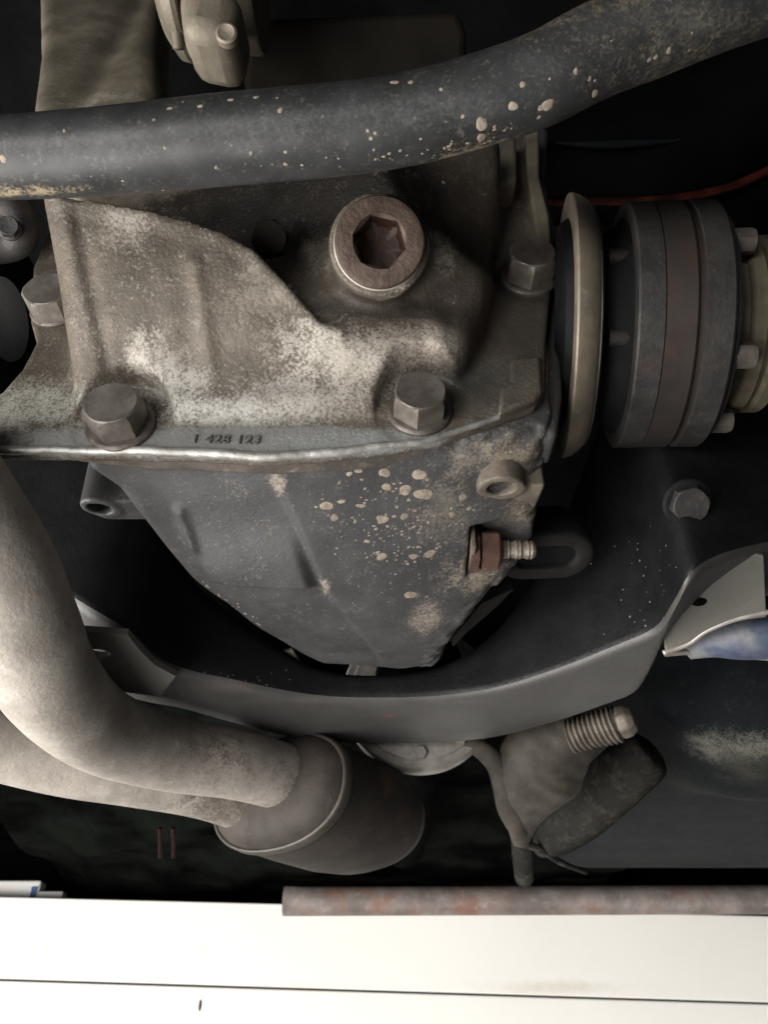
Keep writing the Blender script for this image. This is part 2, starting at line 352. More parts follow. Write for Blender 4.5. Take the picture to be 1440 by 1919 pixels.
# ================================================================== THE SETTING
def sheet(name, x0, x1, y0, y1, zf, m, nx=60, ny=60):
    xs = np.linspace(x0, x1, nx); ys = np.linspace(y0, y1, ny); V = []; F = []
    for i in range(nx):
        for j in range(ny): V.append((xs[i], ys[j], zf(xs[i], ys[j])))
    for i in range(nx-1):
        for j in range(ny-1): F.append((i*ny+j, (i+1)*ny+j, (i+1)*ny+j+1, i*ny+j+1))
    return mk(name, V, F, m)
struct(sheet('garage_floor', -3000, 3000, -3000, 3000, lambda x, y: -250.0, M['concrete'], 3, 3))
def floorpan(x, y):
    z = 640 + 14*math.sin(x/70.0)*math.sin(y/120.0); t_ = min(1, max(0, (y-260)/280.0)); z -= 170*t_*t_*(3-2*t_)
    z -= max(0, (y-420))*0.16                       # the pan steps down towards the front
    z += 60*math.exp(-(x/110.0)**2)                 # tunnel
    return max(z, 215)
struct(sheet('floor_pan', -850, 850, -350, 1500, floorpan, M['underbody'], 70, 70))
# cross panel that closes the view under the front of the floor
V, F = prism([(-850, 1490, 150), (850, 1490, 150), (850, 1490, 520), (-850, 1490, 520)], (0, 14, 0)); struct(mk('bulkhead_panel', V, F, M['underbody'], smooth=False))

# ================================================================== DIFFERENTIAL
YF = 214.0                                              # rear face of the cover flange
diff = thing('differential', 'large grimy cast metal differential with hex bolts filling the middle of the picture', 'differential', (-20, 240, 160))
xz = lambda pts, y: [(lambda q: (q[0], q[2]))(PY(a, b, y)) for a, b in pts]
flange_px = [(-90, 848), (0, 846), (150, 847), (330, 849), (490, 858), (600, 852), (720, 838), (825, 822), (1005, 757), (1022, 735), (1025, 640), (1035, 540), (1043, 470), (1015, 400), (1005, 240), (985, 215), (700, 225), (100, 260), (95, 420), (60, 500), (55, 600), (66, 640), (40, 690), (0, 735), (-90, 745)]
body_px = [(136, 800), (300, 787), (500, 788), (690, 780), (830, 752), (872, 705), (905, 640), (925, 560), (932, 470), (936, 380), (930, 240), (915, 222), (300, 250), (70, 290), (100, 330), (120, 420), (134, 520), (140, 620), (142, 720)]
hump_edge = [(60, 330), (120, 362), (200, 372), (280, 388), (360, 410), (430, 434), (480, 464), (522, 508), (560, 550), (602, 594), (680, 606), (780, 596), (880, 588), (960, 600)]
def hump_surf(x, z): return 209-0.9*(np.log1p(np.exp(np.clip((z-206)/3.5, -40, 40)))*3.5)-6.0*np.exp(-((x+45)/60.0)**2-((z-222)/20.0)**2)+0.40*np.maximum(x-22, 0)+0.25*np.maximum(-118-x, 0)
def hit_hump(px, py):
    r_ = ray(px, py); t = np.linspace(200, 380, 1801); d = r_[1]*t-hump_surf(r_[0]*t, r_[2]*t)
    return r_*t[np.argmax(d > 0)]
hp = [hit_hump(*a) for a in hump_edge]
hump_poly = [(p[0], p[2]) for p in hp] + [(140, 100), (-300, 100), (-300, hp[0][2])]
h2p = [(480, 420, 190), (560, 480, 189), (600, 540, 191), (640, 590, 194), (740, 585, 195), (850, 580, 198), (910, 560, 198), (520, 380, 182), (620, 400, 178), (720, 330, 166), (860, 400, 176), (900, 480, 190), (910, 330, 180), (420, 395, 190), (330, 380, 196), (200, 350, 196), (120, 330, 196), (500, 300, 178), (700, 200, 166), (880, 250, 172), (300, 200, 196), (150, 100, 190)]
t2 = TPS([(lambda q: (q[0], q[2], y))(PY(a, b, y)) for a, b, y in h2p], 3)
gx, gy, gz, xs, ys, zs = grid(-200, 100, 150, 224, 165, 400, 0.9)
X2, Z2 = np.meshgrid(xs, zs, indexing='ij')
sdh = polysd(X2, Z2, hump_poly)
H1 = np.clip(hump_surf(X2, Z2), 158, 212); H2 = np.clip(t2(X2, Z2), 160, 212)
gw = 11*sstep(-34, 0, X2); k = sstep(-1.5-gw, 3.0+gw, sdh)
H = H1*(1-k)+H2*k
H -= 1.2*np.exp(-((sdh+3.0)/2.6)**2)*(X2 < -15)                # raised rim along the hump
# two faint vertical ribs on the left shoulder
for rib, amp in (([(160, 430), (165, 560), (158, 660)], -1.3), ([(135, 430), (140, 560), (138, 690)], 0.8), ([(365, 500), (372, 600)], 1.3)):
    rp = [(lambda q: (q[0], q[2]))(PY(a, b, 178)) for a, b in rib]
    H -= amp*np.exp(-(linesd(X2, Z2, rp)/3.0)**2)
rng = np.random.RandomState(3)
def wobble(X, Z, n, lo, hi, amp):
    o = np.zeros(X.shape)
    for _ in range(n):
        a = rng.uniform(0, 6.28); f = rng.uniform(lo, hi); o += np.sin((X*math.cos(a)+Z*math.sin(a))*f+rng.uniform(0, 6.28))
    return o*amp/math.sqrt(n)
H += wobble(X2, Z2, 14, 0.15, 0.6, 0.22)
bolts_px = [(226, 797), (786, 772), (990, 520), (106, 582)]
for (a, b), lim, sl_ in zip(bolts_px[:3], (15.0, 14.0, 9.0), (1.5, 1.5, 0.9)):
    q = PY(a, b, YF); d_ = np.hypot(X2-q[0], Z2-q[2])
    tgt = YF-lim-np.maximum(d_-18, 0)*sl_
    H = smax(H, tgt, 3.0)
sdb = polysd(X2, Z2, xz(body_px, YF)); sdf = polysd(X2, Z2, xz(flange_px, YF))
# plug boss
plug_c = P(712, 452, 272); plug_ax = camdir(0.03, -0.10, -1)
body = np.maximum((H[:, None, :]-gy)*0.8, -999)
body = smax(body, (sdb[:, None, :]+np.maximum(YF-gy, -30)*0.10), 7)
body = smax(body, gz-335, 6)
pa = [gx-plug_c[0], gy-plug_c[1], gz-plug_c[2]]
along = pa[0]*plug_ax[0]+pa[1]*plug_ax[1]+pa[2]*plug_ax[2]
rad = np.sqrt(np.maximum(pa[0]**2+pa[1]**2+pa[2]**2-along**2, 0))
body = smin(body, np.maximum(rad-18.8, np.abs(along+23)-18.5), 5)
body = np.maximum(body, -np.maximum(rad-11.5, -(along+13)))
fl = smax(np.maximum(YF-gy, -(221-gy))+0*gx, sdf[:, None, :]+0*gy, 2.0)
sol = smin(body, fl, 4)
pk_r = [18.5, 18.0, 17.0, 15.0]
for (a, b), rr in zip(bolts_px[:3], pk_r):
    q = PY(a, b, YF)
    d = np.sqrt((gx-q[0]-1.2)**2+(gz-q[2]-2.0)**2)
    sol = smax(sol, -np.maximum(d-rr-(YF-gy)*0.05, gy-YF+0.2), 2.2)
sol = np.maximum(sol, gy-220)
V, Q = surfnet(sol, (xs[0], ys[0], zs[0]), 0.9)
cover = mk('rear_cover', V, Q, M['cover'], diff); cover['label'] = 'brown stained aluminium rear cover with pale worn patches'
cover_bvh = None
def bvh_of(o):
    me = o.data; wo = wloc(o)
    return BVHTree.FromPolygons([wo+v.co for v in me.vertices], [tuple(p.vertices) for p in me.polygons])
def cast(bvh, px, py):
    d = Vector(ray(px, py)).normalized(); h = bvh.ray_cast(Vector((0, 0, CAMZ)), d)
    return h[0], h[1]
cover_bvh = bvh_of(cover)
def on(bvh, px, py):
    h, n = cast(bvh, px, py)
    return np.array([h.x, h.y, h.z-CAMZ])*1000 if h is not None else PY(px, py, 195)
def pat(bvh, L_): return [(on(bvh, a, b), r_, c_, k_) for (a, b, r_, c_, k_) in L_]
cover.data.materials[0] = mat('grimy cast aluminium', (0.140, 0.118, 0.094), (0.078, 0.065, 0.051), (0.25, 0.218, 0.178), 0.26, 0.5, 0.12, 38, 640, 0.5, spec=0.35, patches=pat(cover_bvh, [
    (600, 665, (30, 30, 22), PALE, 1.7), (690, 690, (26, 26, 18), (0.55, 0.50, 0.44), 1.1), (790, 640, (30, 30, 16), (0.44, 0.395, 0.34), 0.9),
    (430, 775, (60, 20, 14), (0.46, 0.45, 0.42), 0.9), (272, 668, (16, 18, 16), (0.55, 0.51, 0.45), 0.9), (320, 725, (24, 22, 16), (0.52, 0.50, 0.46), 1.0), (560, 740, (40, 20, 14), (0.46, 0.43, 0.39), 0.8),
    (230, 420, (16, 20, 14), (0.44, 0.40, 0.35), 0.8), (480, 560, (26, 22, 16), (0.27, 0.235, 0.195), 0.8), (400, 640, (36, 26, 22), (0.17, 0.147, 0.12), 0.6),
    (70, 760, (42, 14, 22), (0.40, 0.40, 0.355), 1.2), (440, 825, (125, 8, 10), (0.25, 0.255, 0.25), 2.0), (640, 825, (60, 8, 10), (0.33, 0.34, 0.335), 1.2),
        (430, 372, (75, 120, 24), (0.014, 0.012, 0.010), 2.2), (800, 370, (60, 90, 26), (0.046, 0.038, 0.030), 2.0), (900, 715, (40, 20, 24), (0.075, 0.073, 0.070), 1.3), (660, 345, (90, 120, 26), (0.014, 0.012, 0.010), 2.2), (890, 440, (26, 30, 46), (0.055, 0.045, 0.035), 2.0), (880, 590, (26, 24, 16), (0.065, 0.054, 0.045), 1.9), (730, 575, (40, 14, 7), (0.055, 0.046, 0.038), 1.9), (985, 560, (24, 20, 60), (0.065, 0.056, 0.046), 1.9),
    (835, 470, (11, 16, 18), (0.40, 0.355, 0.30), 1.1), (617, 495, (6, 12, 9), (0.34, 0.30, 0.255), 1.0), (745, 552, (18, 10, 5), (0.46, 0.41, 0.35), 1.2)]))

def hexbolt(c, axis, af, h, m, mw, parent, rot=0.0, washer=None, name='bolt'):
    """hex head standing on point c, axis pointing out of the head"""
    u, v, a = frame(axis); r = af/math.sqrt(3)
    V = []; F = []
    rings = [(0, 1.0, 0), (h*0.80, 1.0, 0), (h*0.97, 0.90, 1), (h, 0.84, 1), (h-0.25, 0.5, 1)]
    n = 48
    for (s, f, circ) in rings:
        for k in range(n):
            t = 2*math.pi*k/n; tt = (t % (math.pi/3))-math.pi/6
            rh = (af/2)/math.cos(tt)
            rr = rh if not circ else min(rh*0.995, r*f)
            V.append(c+a*s+u*(rr*math.cos(t+rot))+v*(rr*math.sin(t+rot)))
    for i in range(len(rings)-1):
        for k in range(n): F.append((i*n+k, i*n+(k+1) % n, (i+1)*n+(k+1) % n, (i+1)*n+k))
    F.append(tuple(range((len(rings)-1)*n, len(rings)*n)))
    o = mk(name, V, F, m, parent, angle=24)
    if washer:
        V, F = lathe(c, a, [(-1.0, washer-0.2), (0.6, washer), (1.5, washer-0.7), (1.7, washer-1.6), (1.6, af*0.3)], 48)
        mk('washer', V, F, mw, o, angle=40)
    return o
BA = np.array([0, -1.0, 0])
for (a, b), rot, af, hh, wr in zip(bolts_px, (0.25, 0.42, 0.5, 0.1), (19.5, 18.8, 19.5, 19.5), (11, 10.5, 12, 10), (13.2, 12.4, 13, 11)):
    q = PY(a, b, YF); tilt = np.array([0.0, -1.0, -0.02])
    hexbolt(q+BA*0.5, tilt, af, hh+1.5, M['bolt'], M['washer'], diff, rot, wr)
# pale bead added so the lower edge of the cover looks lit
M['edge'] = mat('pale aluminium painted lit edge', (0.50, 0.50, 0.48), (0.24, 0.23, 0.21), (0.66, 0.66, 0.64), 0.2, 0.42, 0.4, 70, 600, 0.3)
ep = [PY(a, b-3, YF+1.0)+np.array([0, 0, 0.4]) for a, b in [(-90, 850), (0, 848), (150, 849), (330, 851), (490, 860), (600, 854), (720, 840), (825, 824), (1003, 759)]]
V, F = tube(ep, [1.7, 1.7, 1.6, 1.9, 1.9, 1.8, 1.5, 1.3, 1.0], 12, 14); V = [np.asarray(p)+0.10*np.array([0, math.sin(p[0]*0.37)+0.5*math.sin(p[0]*1.3), 2.2*math.sin(p[0]*0.21+2)+math.sin(p[0]*0.83)]) for p in V]
mk('lit_edge', V, F, M['edge'], cover)
# casting number
def text_obj(name, s, size, ext, parent, m, origin, ex, ey):
    cu = bpy.data.curves.new(name, 'FONT'); cu.body = s; cu.size = size/1000.0; cu.extrude = ext/1000.0; cu.align_x = 'LEFT'; cu.space_character = 1.15
    cu.bevel_depth = 0.00012
    to = bpy.data.objects.new(name, cu); COL.objects.link(to)
    bpy.context.view_layer.update()
    me = bpy.data.meshes.new_from_object(to); bpy.data.objects.remove(to)
    V = np.array([v.co for v in me.vertices])*1000.0; F = [tuple(p.vertices) for p in me.polygons]
    ex, ey = np.asarray(ex, float), np.asarray(ey, float); ez = np.cross(ex, ey)
    V = origin+V[:, :1]*ex+V[:, 1:2]*ey+V[:, 2:]*ez
    return mk(name, V, F, m, parent, smooth=False)
M['number'] = mat('cast number metal', (0.15, 0.15, 0.145), (0.10, 0.10, 0.097), (0.30, 0.30, 0.29), 0.12, 0.5, 0.25, 120, 700, 0.2)
h0 = PY(358, 830, YF-0.1); h1_ = PY(508, 833, YF-0.1)
ex = h1_-h0; ex[1] = 0; ex /= np.linalg.norm(ex)
num = text_obj('casting_number', '1 428 123', 5.6, 0.45, diff, M['number'], h0, ex, np.cross(np.array([0, -1.0, 0]), ex))
num['label'] = 'raised casting number reading 1 428 123'

# drain / fill plug with hex socket
def fillplug():
    u, v, a = frame(plug_ax); n = 72; c = plug_c
    def ring(s, rf):
        out = []
        for k in range(n):
            t = 2*math.pi*k/n; out.append(c+a*s+u*(rf(t)*math.cos(t))+v*(rf(t)*math.sin(t)))
        return out
    hexr = lambda af, ph: (lambda t: (af/2)/math.cos(((t+ph) % (math.pi/3))-math.pi/6))
    rings = [ring(-5, lambda t: 16.6), ring(-0.9, lambda t: 16.6), ring(-0.2, lambda t: 16.1), ring(0, lambda t: 15.4), ring(0, lambda t: 13.0), ring(-0.1, lambda t: max(hexr(18.0, 0.2)(t), 9.9)), ring(-1.6, hexr(17.2, 0.2))]
    V = []; F = []
    for r_ in rings: V += r_
    for i in range(len(rings)-1):
        for k in range(n): F.append((i*n+k, i*n+(k+1) % n, (i+1)*n+(k+1) % n, (i+1)*n+k))
    o = mk('fill_plug', V, F, M['plug'], diff, angle=35); o['label'] = 'rusty round fill plug with a hex socket'
    rings = [ring(-1.5, hexr(17.2, 0.2)), ring(-8, hexr(16.6, 0.2)), ring(-9.5, lambda t: 7.6), ring(-10.5, lambda t: 3), ring(-10.6, lambda t: 0.01)]
    V = []; F = []
    for r_ in rings: V += r_
    for i in range(len(rings)-1):
        for k in range(n): F.append((i*n+k, i*n+(k+1) % n, (i+1)*n+(k+1) % n, (i+1)*n+k))
    mk('hex_socket', V, F, M['socket'], o, angle=35)
    V, F = lathe(c, a, [(-5.4, 14), (-4.6, 17.0), (-3.4, 17.0), (-3.0, 16.0)], 60); mk('sealing_ring', V, F, M['aluplate'], o, angle=40)
fillplug()
# small breather stub in the dark hollow
q = P(507, 452, 300); hexbolt(q, camdir(0.1, -0.2, -1), 13, 9, M['darkbox'], M['washer'], diff, 0.3, 0, 'breather_stub')

# --- housing (front part, below the seam in the picture)
gpts = [(230, 890, 300), (400, 893, 297), (520, 895, 295), (700, 888, 297), (850, 876, 299), (1000, 860, 303), (300, 960, 310), (400, 960, 307), (545, 985, 308), (700, 1000, 311), (850, 1000, 318), (985, 990, 330), (380, 1060, 326), (470, 1085, 326), (612, 1100, 328), (750, 1080, 327), (870, 1090, 337), (430, 1130, 346), (520, 1180, 366), (685, 1195, 362), (800, 1180, 362), (590, 1235, 398), (720, 1240, 398), (820, 1232, 396)]
gp = TPS([tuple(P(a, b, c)) for a, b, c in gpts], 4)
plan_px = [(165, 872, 304), (222, 912, 309), (285, 995, 322), (352, 1080, 338), (420, 1138, 352), (482, 1188, 372), (555, 1226, 396), (600, 1246, 408), (720, 1252, 412), (826, 1238, 406), (842, 1196, 384), (900, 1122, 356), (960, 1075, 345), (1000, 1010, 338), (1012, 930, 322), (1024, 850, 306)]
plan = [(lambda q: (q[0], q[1]))(P(a, b, c)) for a, b, c in plan_px]
plan = [(plan[0][0], 215)] + plan + [(plan[-1][0], 215)]
gx, gy, gz, xs, ys, zs = grid(-150, 85, 210, 400, 130, 262, 0.9)
X2, Y2 = np.meshgrid(xs, ys, indexing='ij')
G = gp(X2, Y2)
pad = [(lambda q: (q[0], q[1]))(P(a, b, c)) for a, b, c in [(322, 952, 309), (548, 985, 308), (590, 1092, 327), (392, 1092, 330)]]
sp = polysd(X2, Y2, pad); G -= 4.2*sstep(2.0, -3.0, sp)*sstep(pad[0][1]+2, pad[2][1]-4, Y2)
cre = [(lambda q: (q[0], q[1]))(P(a, b, c)) for a, b, c in [(508, 880, 296), (528, 920, 299), (560, 985, 308), (612, 1100, 328), (690, 1205, 364), (720, 1250, 400)]]
right = cre + [(300, 500), (300, 200), (cre[0][0], 200)]
sr = polysd(X2, Y2, right); G += -2.2*sstep(1.6, -1.6, sr)
ribp = [(lambda q: (q[0], q[1]))(P(a, b, c)) for a, b, c in [(338, 950, 309), (362, 1015, 318)]]
G -= 2.6*np.exp(-(linesd(X2, Y2, ribp)/2.4)**2)
G += wobble(X2, Y2, 10, 0.1, 0.35, 0.25)
# scab of cast metal along the right front edge
sdp = polysd(X2, Y2, plan)
G -= wobble(X2, Y2, 20, 0.4, 1.3, 0.9)*np.exp(-(np.maximum(-sdp-2, 0)/9.0)**2)*(X2 > 20)
sol = smax((G[:, :, None]-gz), sdp[:, :, None]+0*gz - np.maximum(gz-190, 0)*0.0, 9)
sol = np.maximum(sol, np.maximum(gz-258, 219.5-gy))
# shallow slot for the sensor
sl = P(925, 1030, 325)
sol = smax(sol, -np.maximum(np.maximum(np.abs(gx-(sl[0]+7))-18, np.abs(gy-sl[1]-1)-13.5), np.abs(gz-sl[2]+2)-13), 1.5)
V, Q = surfnet(sol, (xs[0], ys[0], zs[0]), 0.9)
housing = mk('housing', V, Q, M['housing'], diff); housing['label'] = 'dark grey cast housing speckled with pale mud drops'
# mating flange of the housing under the cover edge
fpx = [(128, 852), (150, 868), (250, 880), (400, 887), (530, 892), (700, 882), (820, 860), (870, 838), (1018, 790), (1022, 700)]
q3 = [PY(a, b, 231.0) for a, b in fpx]
poly = [(p[0], 219.6, p[2]) for p in q3] + [(q3[-1][0], 219.6, 262), (q3[0][0], 219.6, 262)]
V, F = prism(poly, (0, 11.0, 0)); mk('housing_flange', V, F, M['housing_flange'], diff, smooth=True, angle=30, bevel=1.2)

def lug(name, c, axis, r, length, hole, m, parent, tail=None):
    """boss with a drilled hole, axis out of the hole"""
    V, F = lathe(c, axis, [(-length, r), (-1.2, r), (-0.3, r-0.5), (0, r-1.2), (0, hole+0.8), (-0.5, hole), (-9, hole*0.95), (-9.2, 0.01)], 40)
    return mk(name, V, F, m, parent, angle=40)
FWD = np.array([0, 1.0, 0])
# right ear with bolt hole
M['earmat'] = mat('brown dusted casting', (0.20, 0.165, 0.125), (0.10, 0.088, 0.075), (0.32, 0.275, 0.22), 0.3, 0.6, 0.1, 60, 600, 0.35)
c = P(940, 916, 302)
gx, gy, gz, xs, ys, zs = grid(25, 80, 225, 300, 165, 250, 0.7)
d0 = np.sqrt((gx-c[0])**2+(gy-c[1])**2)
gzz = gz-c[2]-(gy-c[1])*0.20
ear = smax(d0-9.6-np.maximum(gz-c[2], 0)*0.08, -gzz, 1.2)
blk = smax(smax(smax(np.abs(gx-c[0]-5)-13.0, np.abs(gy-c[1]-13)-14.0, 1.5), -gzz+0.9, 1.2), gz-c[2]-22, 1)
sol = smin(ear, blk, 3)
sol = smax(sol, -np.maximum(d0-5.6, gz-c[2]-14), 0.7)
V, Q = surfnet(sol, (xs[0], ys[0], zs[0]), 0.7)
mk('mounting_ear', V, Q, M['earmat'], diff)
# left ear with bolt hole
c = P(187, 953, 322)
gx, gy, gz, xs, ys, zs = grid(-160, -80, 225, 300, 160, 240, 0.8)
d0 = np.sqrt((gx-c[0])**2+(gy-c[1])**2)
gzz = gz-c[2]-(gy-c[1])*0.16
ear = smax(d0-8.4-np.maximum(gz-c[2], 0)*0.05, -gzz, 1.2)
blk = smax(smax(smax(np.abs(gx-c[0]-12)-13.0, np.abs(gy-c[1]-3)-9.0, 1.5), -gzz+0.2, 1.2), gz-c[2]-30, 1)
sol = smin(ear, blk, 3)
sol = smax(sol, -np.maximum(d0-5.0, gz-c[2]-14), 0.7)
V, Q = surfnet(sol, (xs[0], ys[0], zs[0]), 0.8)
mk('mounting_ear', V, Q, M['housing'], diff)
# sensor: rusty hex and pale stud that points right
c = P(918, 1030, 331)
u, v, a = frame((1, 0, 0))
V, F = join(lathe(c, (1, 0, 0.0), [(-9, 10), (-5, 10), (-5, 8), (-4, 7.5)], 6), lathe(c, (1, 0, 0), [(-4.2, 9.6), (3.4, 9.6), (4.4, 8.4), (4.6, 3)], 6, hint=(0, 0.3, 1)))
sens = mk('sensor_nut', V, F, M['rustred'], diff, angle=30, bevel=0.5)
pr = []
for i in range(9):
    s = 4+i*1.7; pr += [(s, 4.0 if i % 3 else 3.6), (s+0.9, 4.3 if i % 3 else 3.7)]
pr += [(20, 3.4), (20.4, 0.01)]
V, F = lathe(c, (1, 0, -0.02), [(3.5, 3.6)]+pr, 24, wob=0.05); mk('stud', V, F, M['stud'], sens, angle=30)
V, F = box(P(882, 1028, 331), (1, 0, 0), (0, 1, 0), (0, 0, 1), 0.9, 12.5, 7); mk('shim_plate', V, F, M['earmat'], diff, smooth=False, bevel=0.3)

# side flange of the housing, behind the dust shield, with the ribs by the right bolt
gxx = [(1000, 235), (1030, 240), (1022, 330), (1052, 480), (1050, 560), (1056, 740), (1046, 815), (960, 800), (940, 500), (960, 235)]
poly = [PY(a, b, 222.0) for a, b in gxx]; V, F = prism(poly, (0, 20, 0)); mk('side_flange', V, F, M['housing'], diff, angle=30, bevel=2.5)
poly = [PY(a, b, 206.0) for a, b in [(985, 235), (1012, 238), (1012, 330), (1030, 400), (1036, 468), (1012, 470), (1000, 400), (990, 330)]]
V, F = prism(poly, (0, 14, 0)); mk('rib', V, F, M['shield'], diff, angle=30, bevel=1.5)
poly = [PY(a, b, 211.0) for a, b in [(958, 672), (1014, 664), (1018, 735), (1000, 750), (935, 775), (940, 722), (958, 716)]]
V, F = prism(poly, (0, 5, 0)); mk('cast_pad', V, F, cover.data.materials[0], diff, angle=30, bevel=1.5)
poly = [PY(a, b, 200.0) for a, b in [(930, 250), (968, 246), (970, 335), (932, 345)]]
V, F = prism(poly, (0, 16, 0)); mk('cast_pad', V, F, M['neck'], diff, angle=30, bevel=2)
V, F = lathe(P(1066, 612, 345), camdir(1, 0, -0.13), [(-9, 30), (-6, 44), (-2, 47), (0, 46), (2, 44), (8, 42)], 72); mk('output_housing', V, F, M['blackrubber'], diff, angle=35)

# neck of the cover that rises to the rear mount, with bush and bracket
neck_px = [(62, 205), (70, 100), (60, -80), (300, -80), (292, 60), (300, 215), (270, 330), (150, 370), (92, 372)]
gx, gy, gz, xs, ys, zs = grid(-240, -60, 165, 225, 255, 580, 1.4)
X2, Z2 = np.meshgrid(xs, zs, indexing='ij')
sdn = polysd(X2, Z2, [(lambda q: (q[0], q[2]))(PY(a, b, 190)) for a, b in neck_px])
HN = 178+0.06*(Z2-260)+wobble(X2, Z2, 8, 0.08, 0.25, 0.18)+3.5*np.exp(-((X2+150)/7)**2)
sol = smax(smax(HN[:, None, :]-gy, sdn[:, None, :]+0*gy, 10), gy-222, 2)
V, Q = surfnet(sol, (xs[0], ys[0], zs[0]), 1.4); mk('cover_neck', V, Q, M['neck'], diff)

# mud drops stuck to the metal
hb = bvh_of(housing); fb = None
def drops(name, items, bvh, parent, m):
    V = []; F = []
    for (px, py, rp, el) in items:
        h, n = cast(bvh, px, py)
        if h is None: continue
        n = np.array(n); hm = np.array([h.x, h.y, h.z-CAMZ])*1000
        if n @ ray(px, py) > 0: n = -n
        dep = hm@CAMF; r = rp*dep/FPX
        u = CAMR-n*(CAMR@n); u /= np.linalg.norm(u); v = np.cross(n, u)
        b = len(V); N_ = 18; a0, a1, a2 = [random.uniform(0, 6.28) for _ in range(3)]; ph = [1+0.13*math.sin(2*math.pi*k/N_*2+a0)+0.07*math.sin(2*math.pi*k/N_*3+a1)+0.03*math.sin(2*math.pi*k/N_*5+a2) for k in range(N_)]
        for (f, hh) in ((1.0, -0.03), (0.88, 0.05), (0.5, 0.08)):
            for k in range(N_):
                t = 2*math.pi*k/N_; rr = r*f*ph[k]
                V.append(hm+u*(rr*math.cos(t)*el)+v*(rr*math.sin(t)/max(0.35, -(n@camdir(0, 0, 1)))**0.3)+n*hh*min(1, r))
        V.append(hm+n*0.085*min(1, r))
        for i in range(2):
            for k in range(N_): F.append((b+i*N_+k, b+i*N_+(k+1) % N_, b+(i+1)*N_+(k+1) % N_, b+(i+1)*N_+k))
        for k in range(N_): F.append((b+2*N_+k, b+2*N_+(k+1) % N_, b+3*N_))
    o = mk(name, V, F, m, parent); o['kind'] = 'stuff'; return o
items = [(721, 886, 10, 1.1), (786, 890, 12, 1.1), (794, 926, 13, 1.3), (760, 918, 11, 1.2), (725, 913, 8, 1.2), (612, 948, 10, 1.2), (627, 970, 7, 1.1), (717, 973, 9, 1.2), (758, 968, 7, 1), (716, 1043, 8, 1.3), (775, 1043, 7, 1.1), (806, 1038, 8, 1.4), (868, 932, 7, 1.2), (848, 965, 6, 1.2), (880, 953, 5, 1), (655, 888, 5, 1.2), (672, 882, 6, 1.2), (770, 1115, 9, 1.4), (690, 1015, 4, 1), (640, 940, 4, 2), (676, 948, 4, 2.4)]
for _ in range(210):
    x = random.gauss(760, 85); y = random.gauss(985, 55)
    if 560 < x < 990 and 895 < y < 1130: items.append((x, y, random.choice([1.2, 1.5, 1.8, 2.2, 2.8]), random.uniform(0.9, 1.5)))
for _ in range(60): items.append((random.uniform(300, 900), random.uniform(890, 1200), random.choice([1, 1.3, 1.6]), 1))
for _ in range(26):
    t = random.random(); items.append((345+150*t+random.gauss(0, 5), 1072+100*t+random.gauss(0, 4), random.choice([1.5, 2, 2.6]), 1.2))
drops('mud_drops', items, hb, diff, M['mud'])
it2 = [(random.uniform(160, 900), random.uniform(380, 830), random.choice([1.0, 1.2, 1.6]), 1.1) for _ in range(90)] + [(832, 342, 4, 1), (541, 537, 5, 1.6), (552, 548, 4, 1.3), (172, 818, 4, 1.3), (125, 760, 2, 1)]
drops('mud_drops', it2, cover_bvh, diff, M['mud'])

# ================================================================== ANTI ROLL BAR
barp = [(-140, 303, 238), (0, 297, 238), (200, 285, 238), (400, 265, 237), (560, 251, 236), (700, 236, 235), (820, 212, 234), (910, 186, 233), (1010, 152, 232), (1120, 96, 231), (1230, 52, 231), (1340, 8, 231), (1480, -40, 231), (1650, -100, 231)]
V, F = tube([P(*b) for b in barp], [12.3, 12.3, 12.9, 13.3, 13.4, 13.3, 13.2, 13.2, 13.4, 13.6, 13.8, 13.8, 13.8, 13.8], 48, 12)
V = [np.asarray(p)+np.array([0, 0, 0.06*math.sin(p[0]*0.35)+0.05*math.sin(p[0]*0.9+p[1])]) for p in V]
bar = thing('anti_roll_bar', 'thick dark steel bar crossing the whole top of the picture', 'steel bar', P(720, 236, 235))
bo = mk('bar', V, F, M['bar'], bar)
bi = [(903, 233, 11, 1), (903, 258, 8, 1), (1027, 197, 10, 1.1), (1014, 203, 5, 1), (962, 199, 8, 1.1), (980, 158, 6, 0.8), (1255, 95, 5, 1), (1218, 112, 4, 1), (1230, 107, 4, 1), (1116, 175, 6, 1.2), (525, 207, 5, 1), (318, 203, 4, 1.4), (375, 199, 4, 1.3), (432, 187, 4, 1.4), (480, 182, 4, 1.4), (740, 154, 5, 1.6), (770, 154, 4, 1.5), (1080, 134, 5, 1), (1106, 148, 4, 1), (470, 287, 3, 1), (535, 285, 3, 1), (535, 308, 3, 1.2), (405, 314, 3, 1), (120, 245, 3, 1), (5, 298, 6, 1.2), (730, 288, 3, 1)]
for _ in range(26):
    i = random.randrange(1, 11); t = random.random(); a, b = np.array(barp[i]), np.array(barp[i+1]); q = a+(b-a)*t
    bi.append((q[0], q[1]+random.choice([random.uniform(-75, 75), random.uniform(35, 75)]), random.choice([1.2, 1.6, 2.2, 3]), 1.2))
for _ in range(36):
    x = random.uniform(700, 960); bi.append((x, np.interp(x, [700, 820, 960], [305, 286, 240])+random.gauss(0, 8), random.choice([1.2, 1.6, 2.4]), 1.4))
drops('mud_drops', bi, bvh_of(bo), bar, M['mud'])

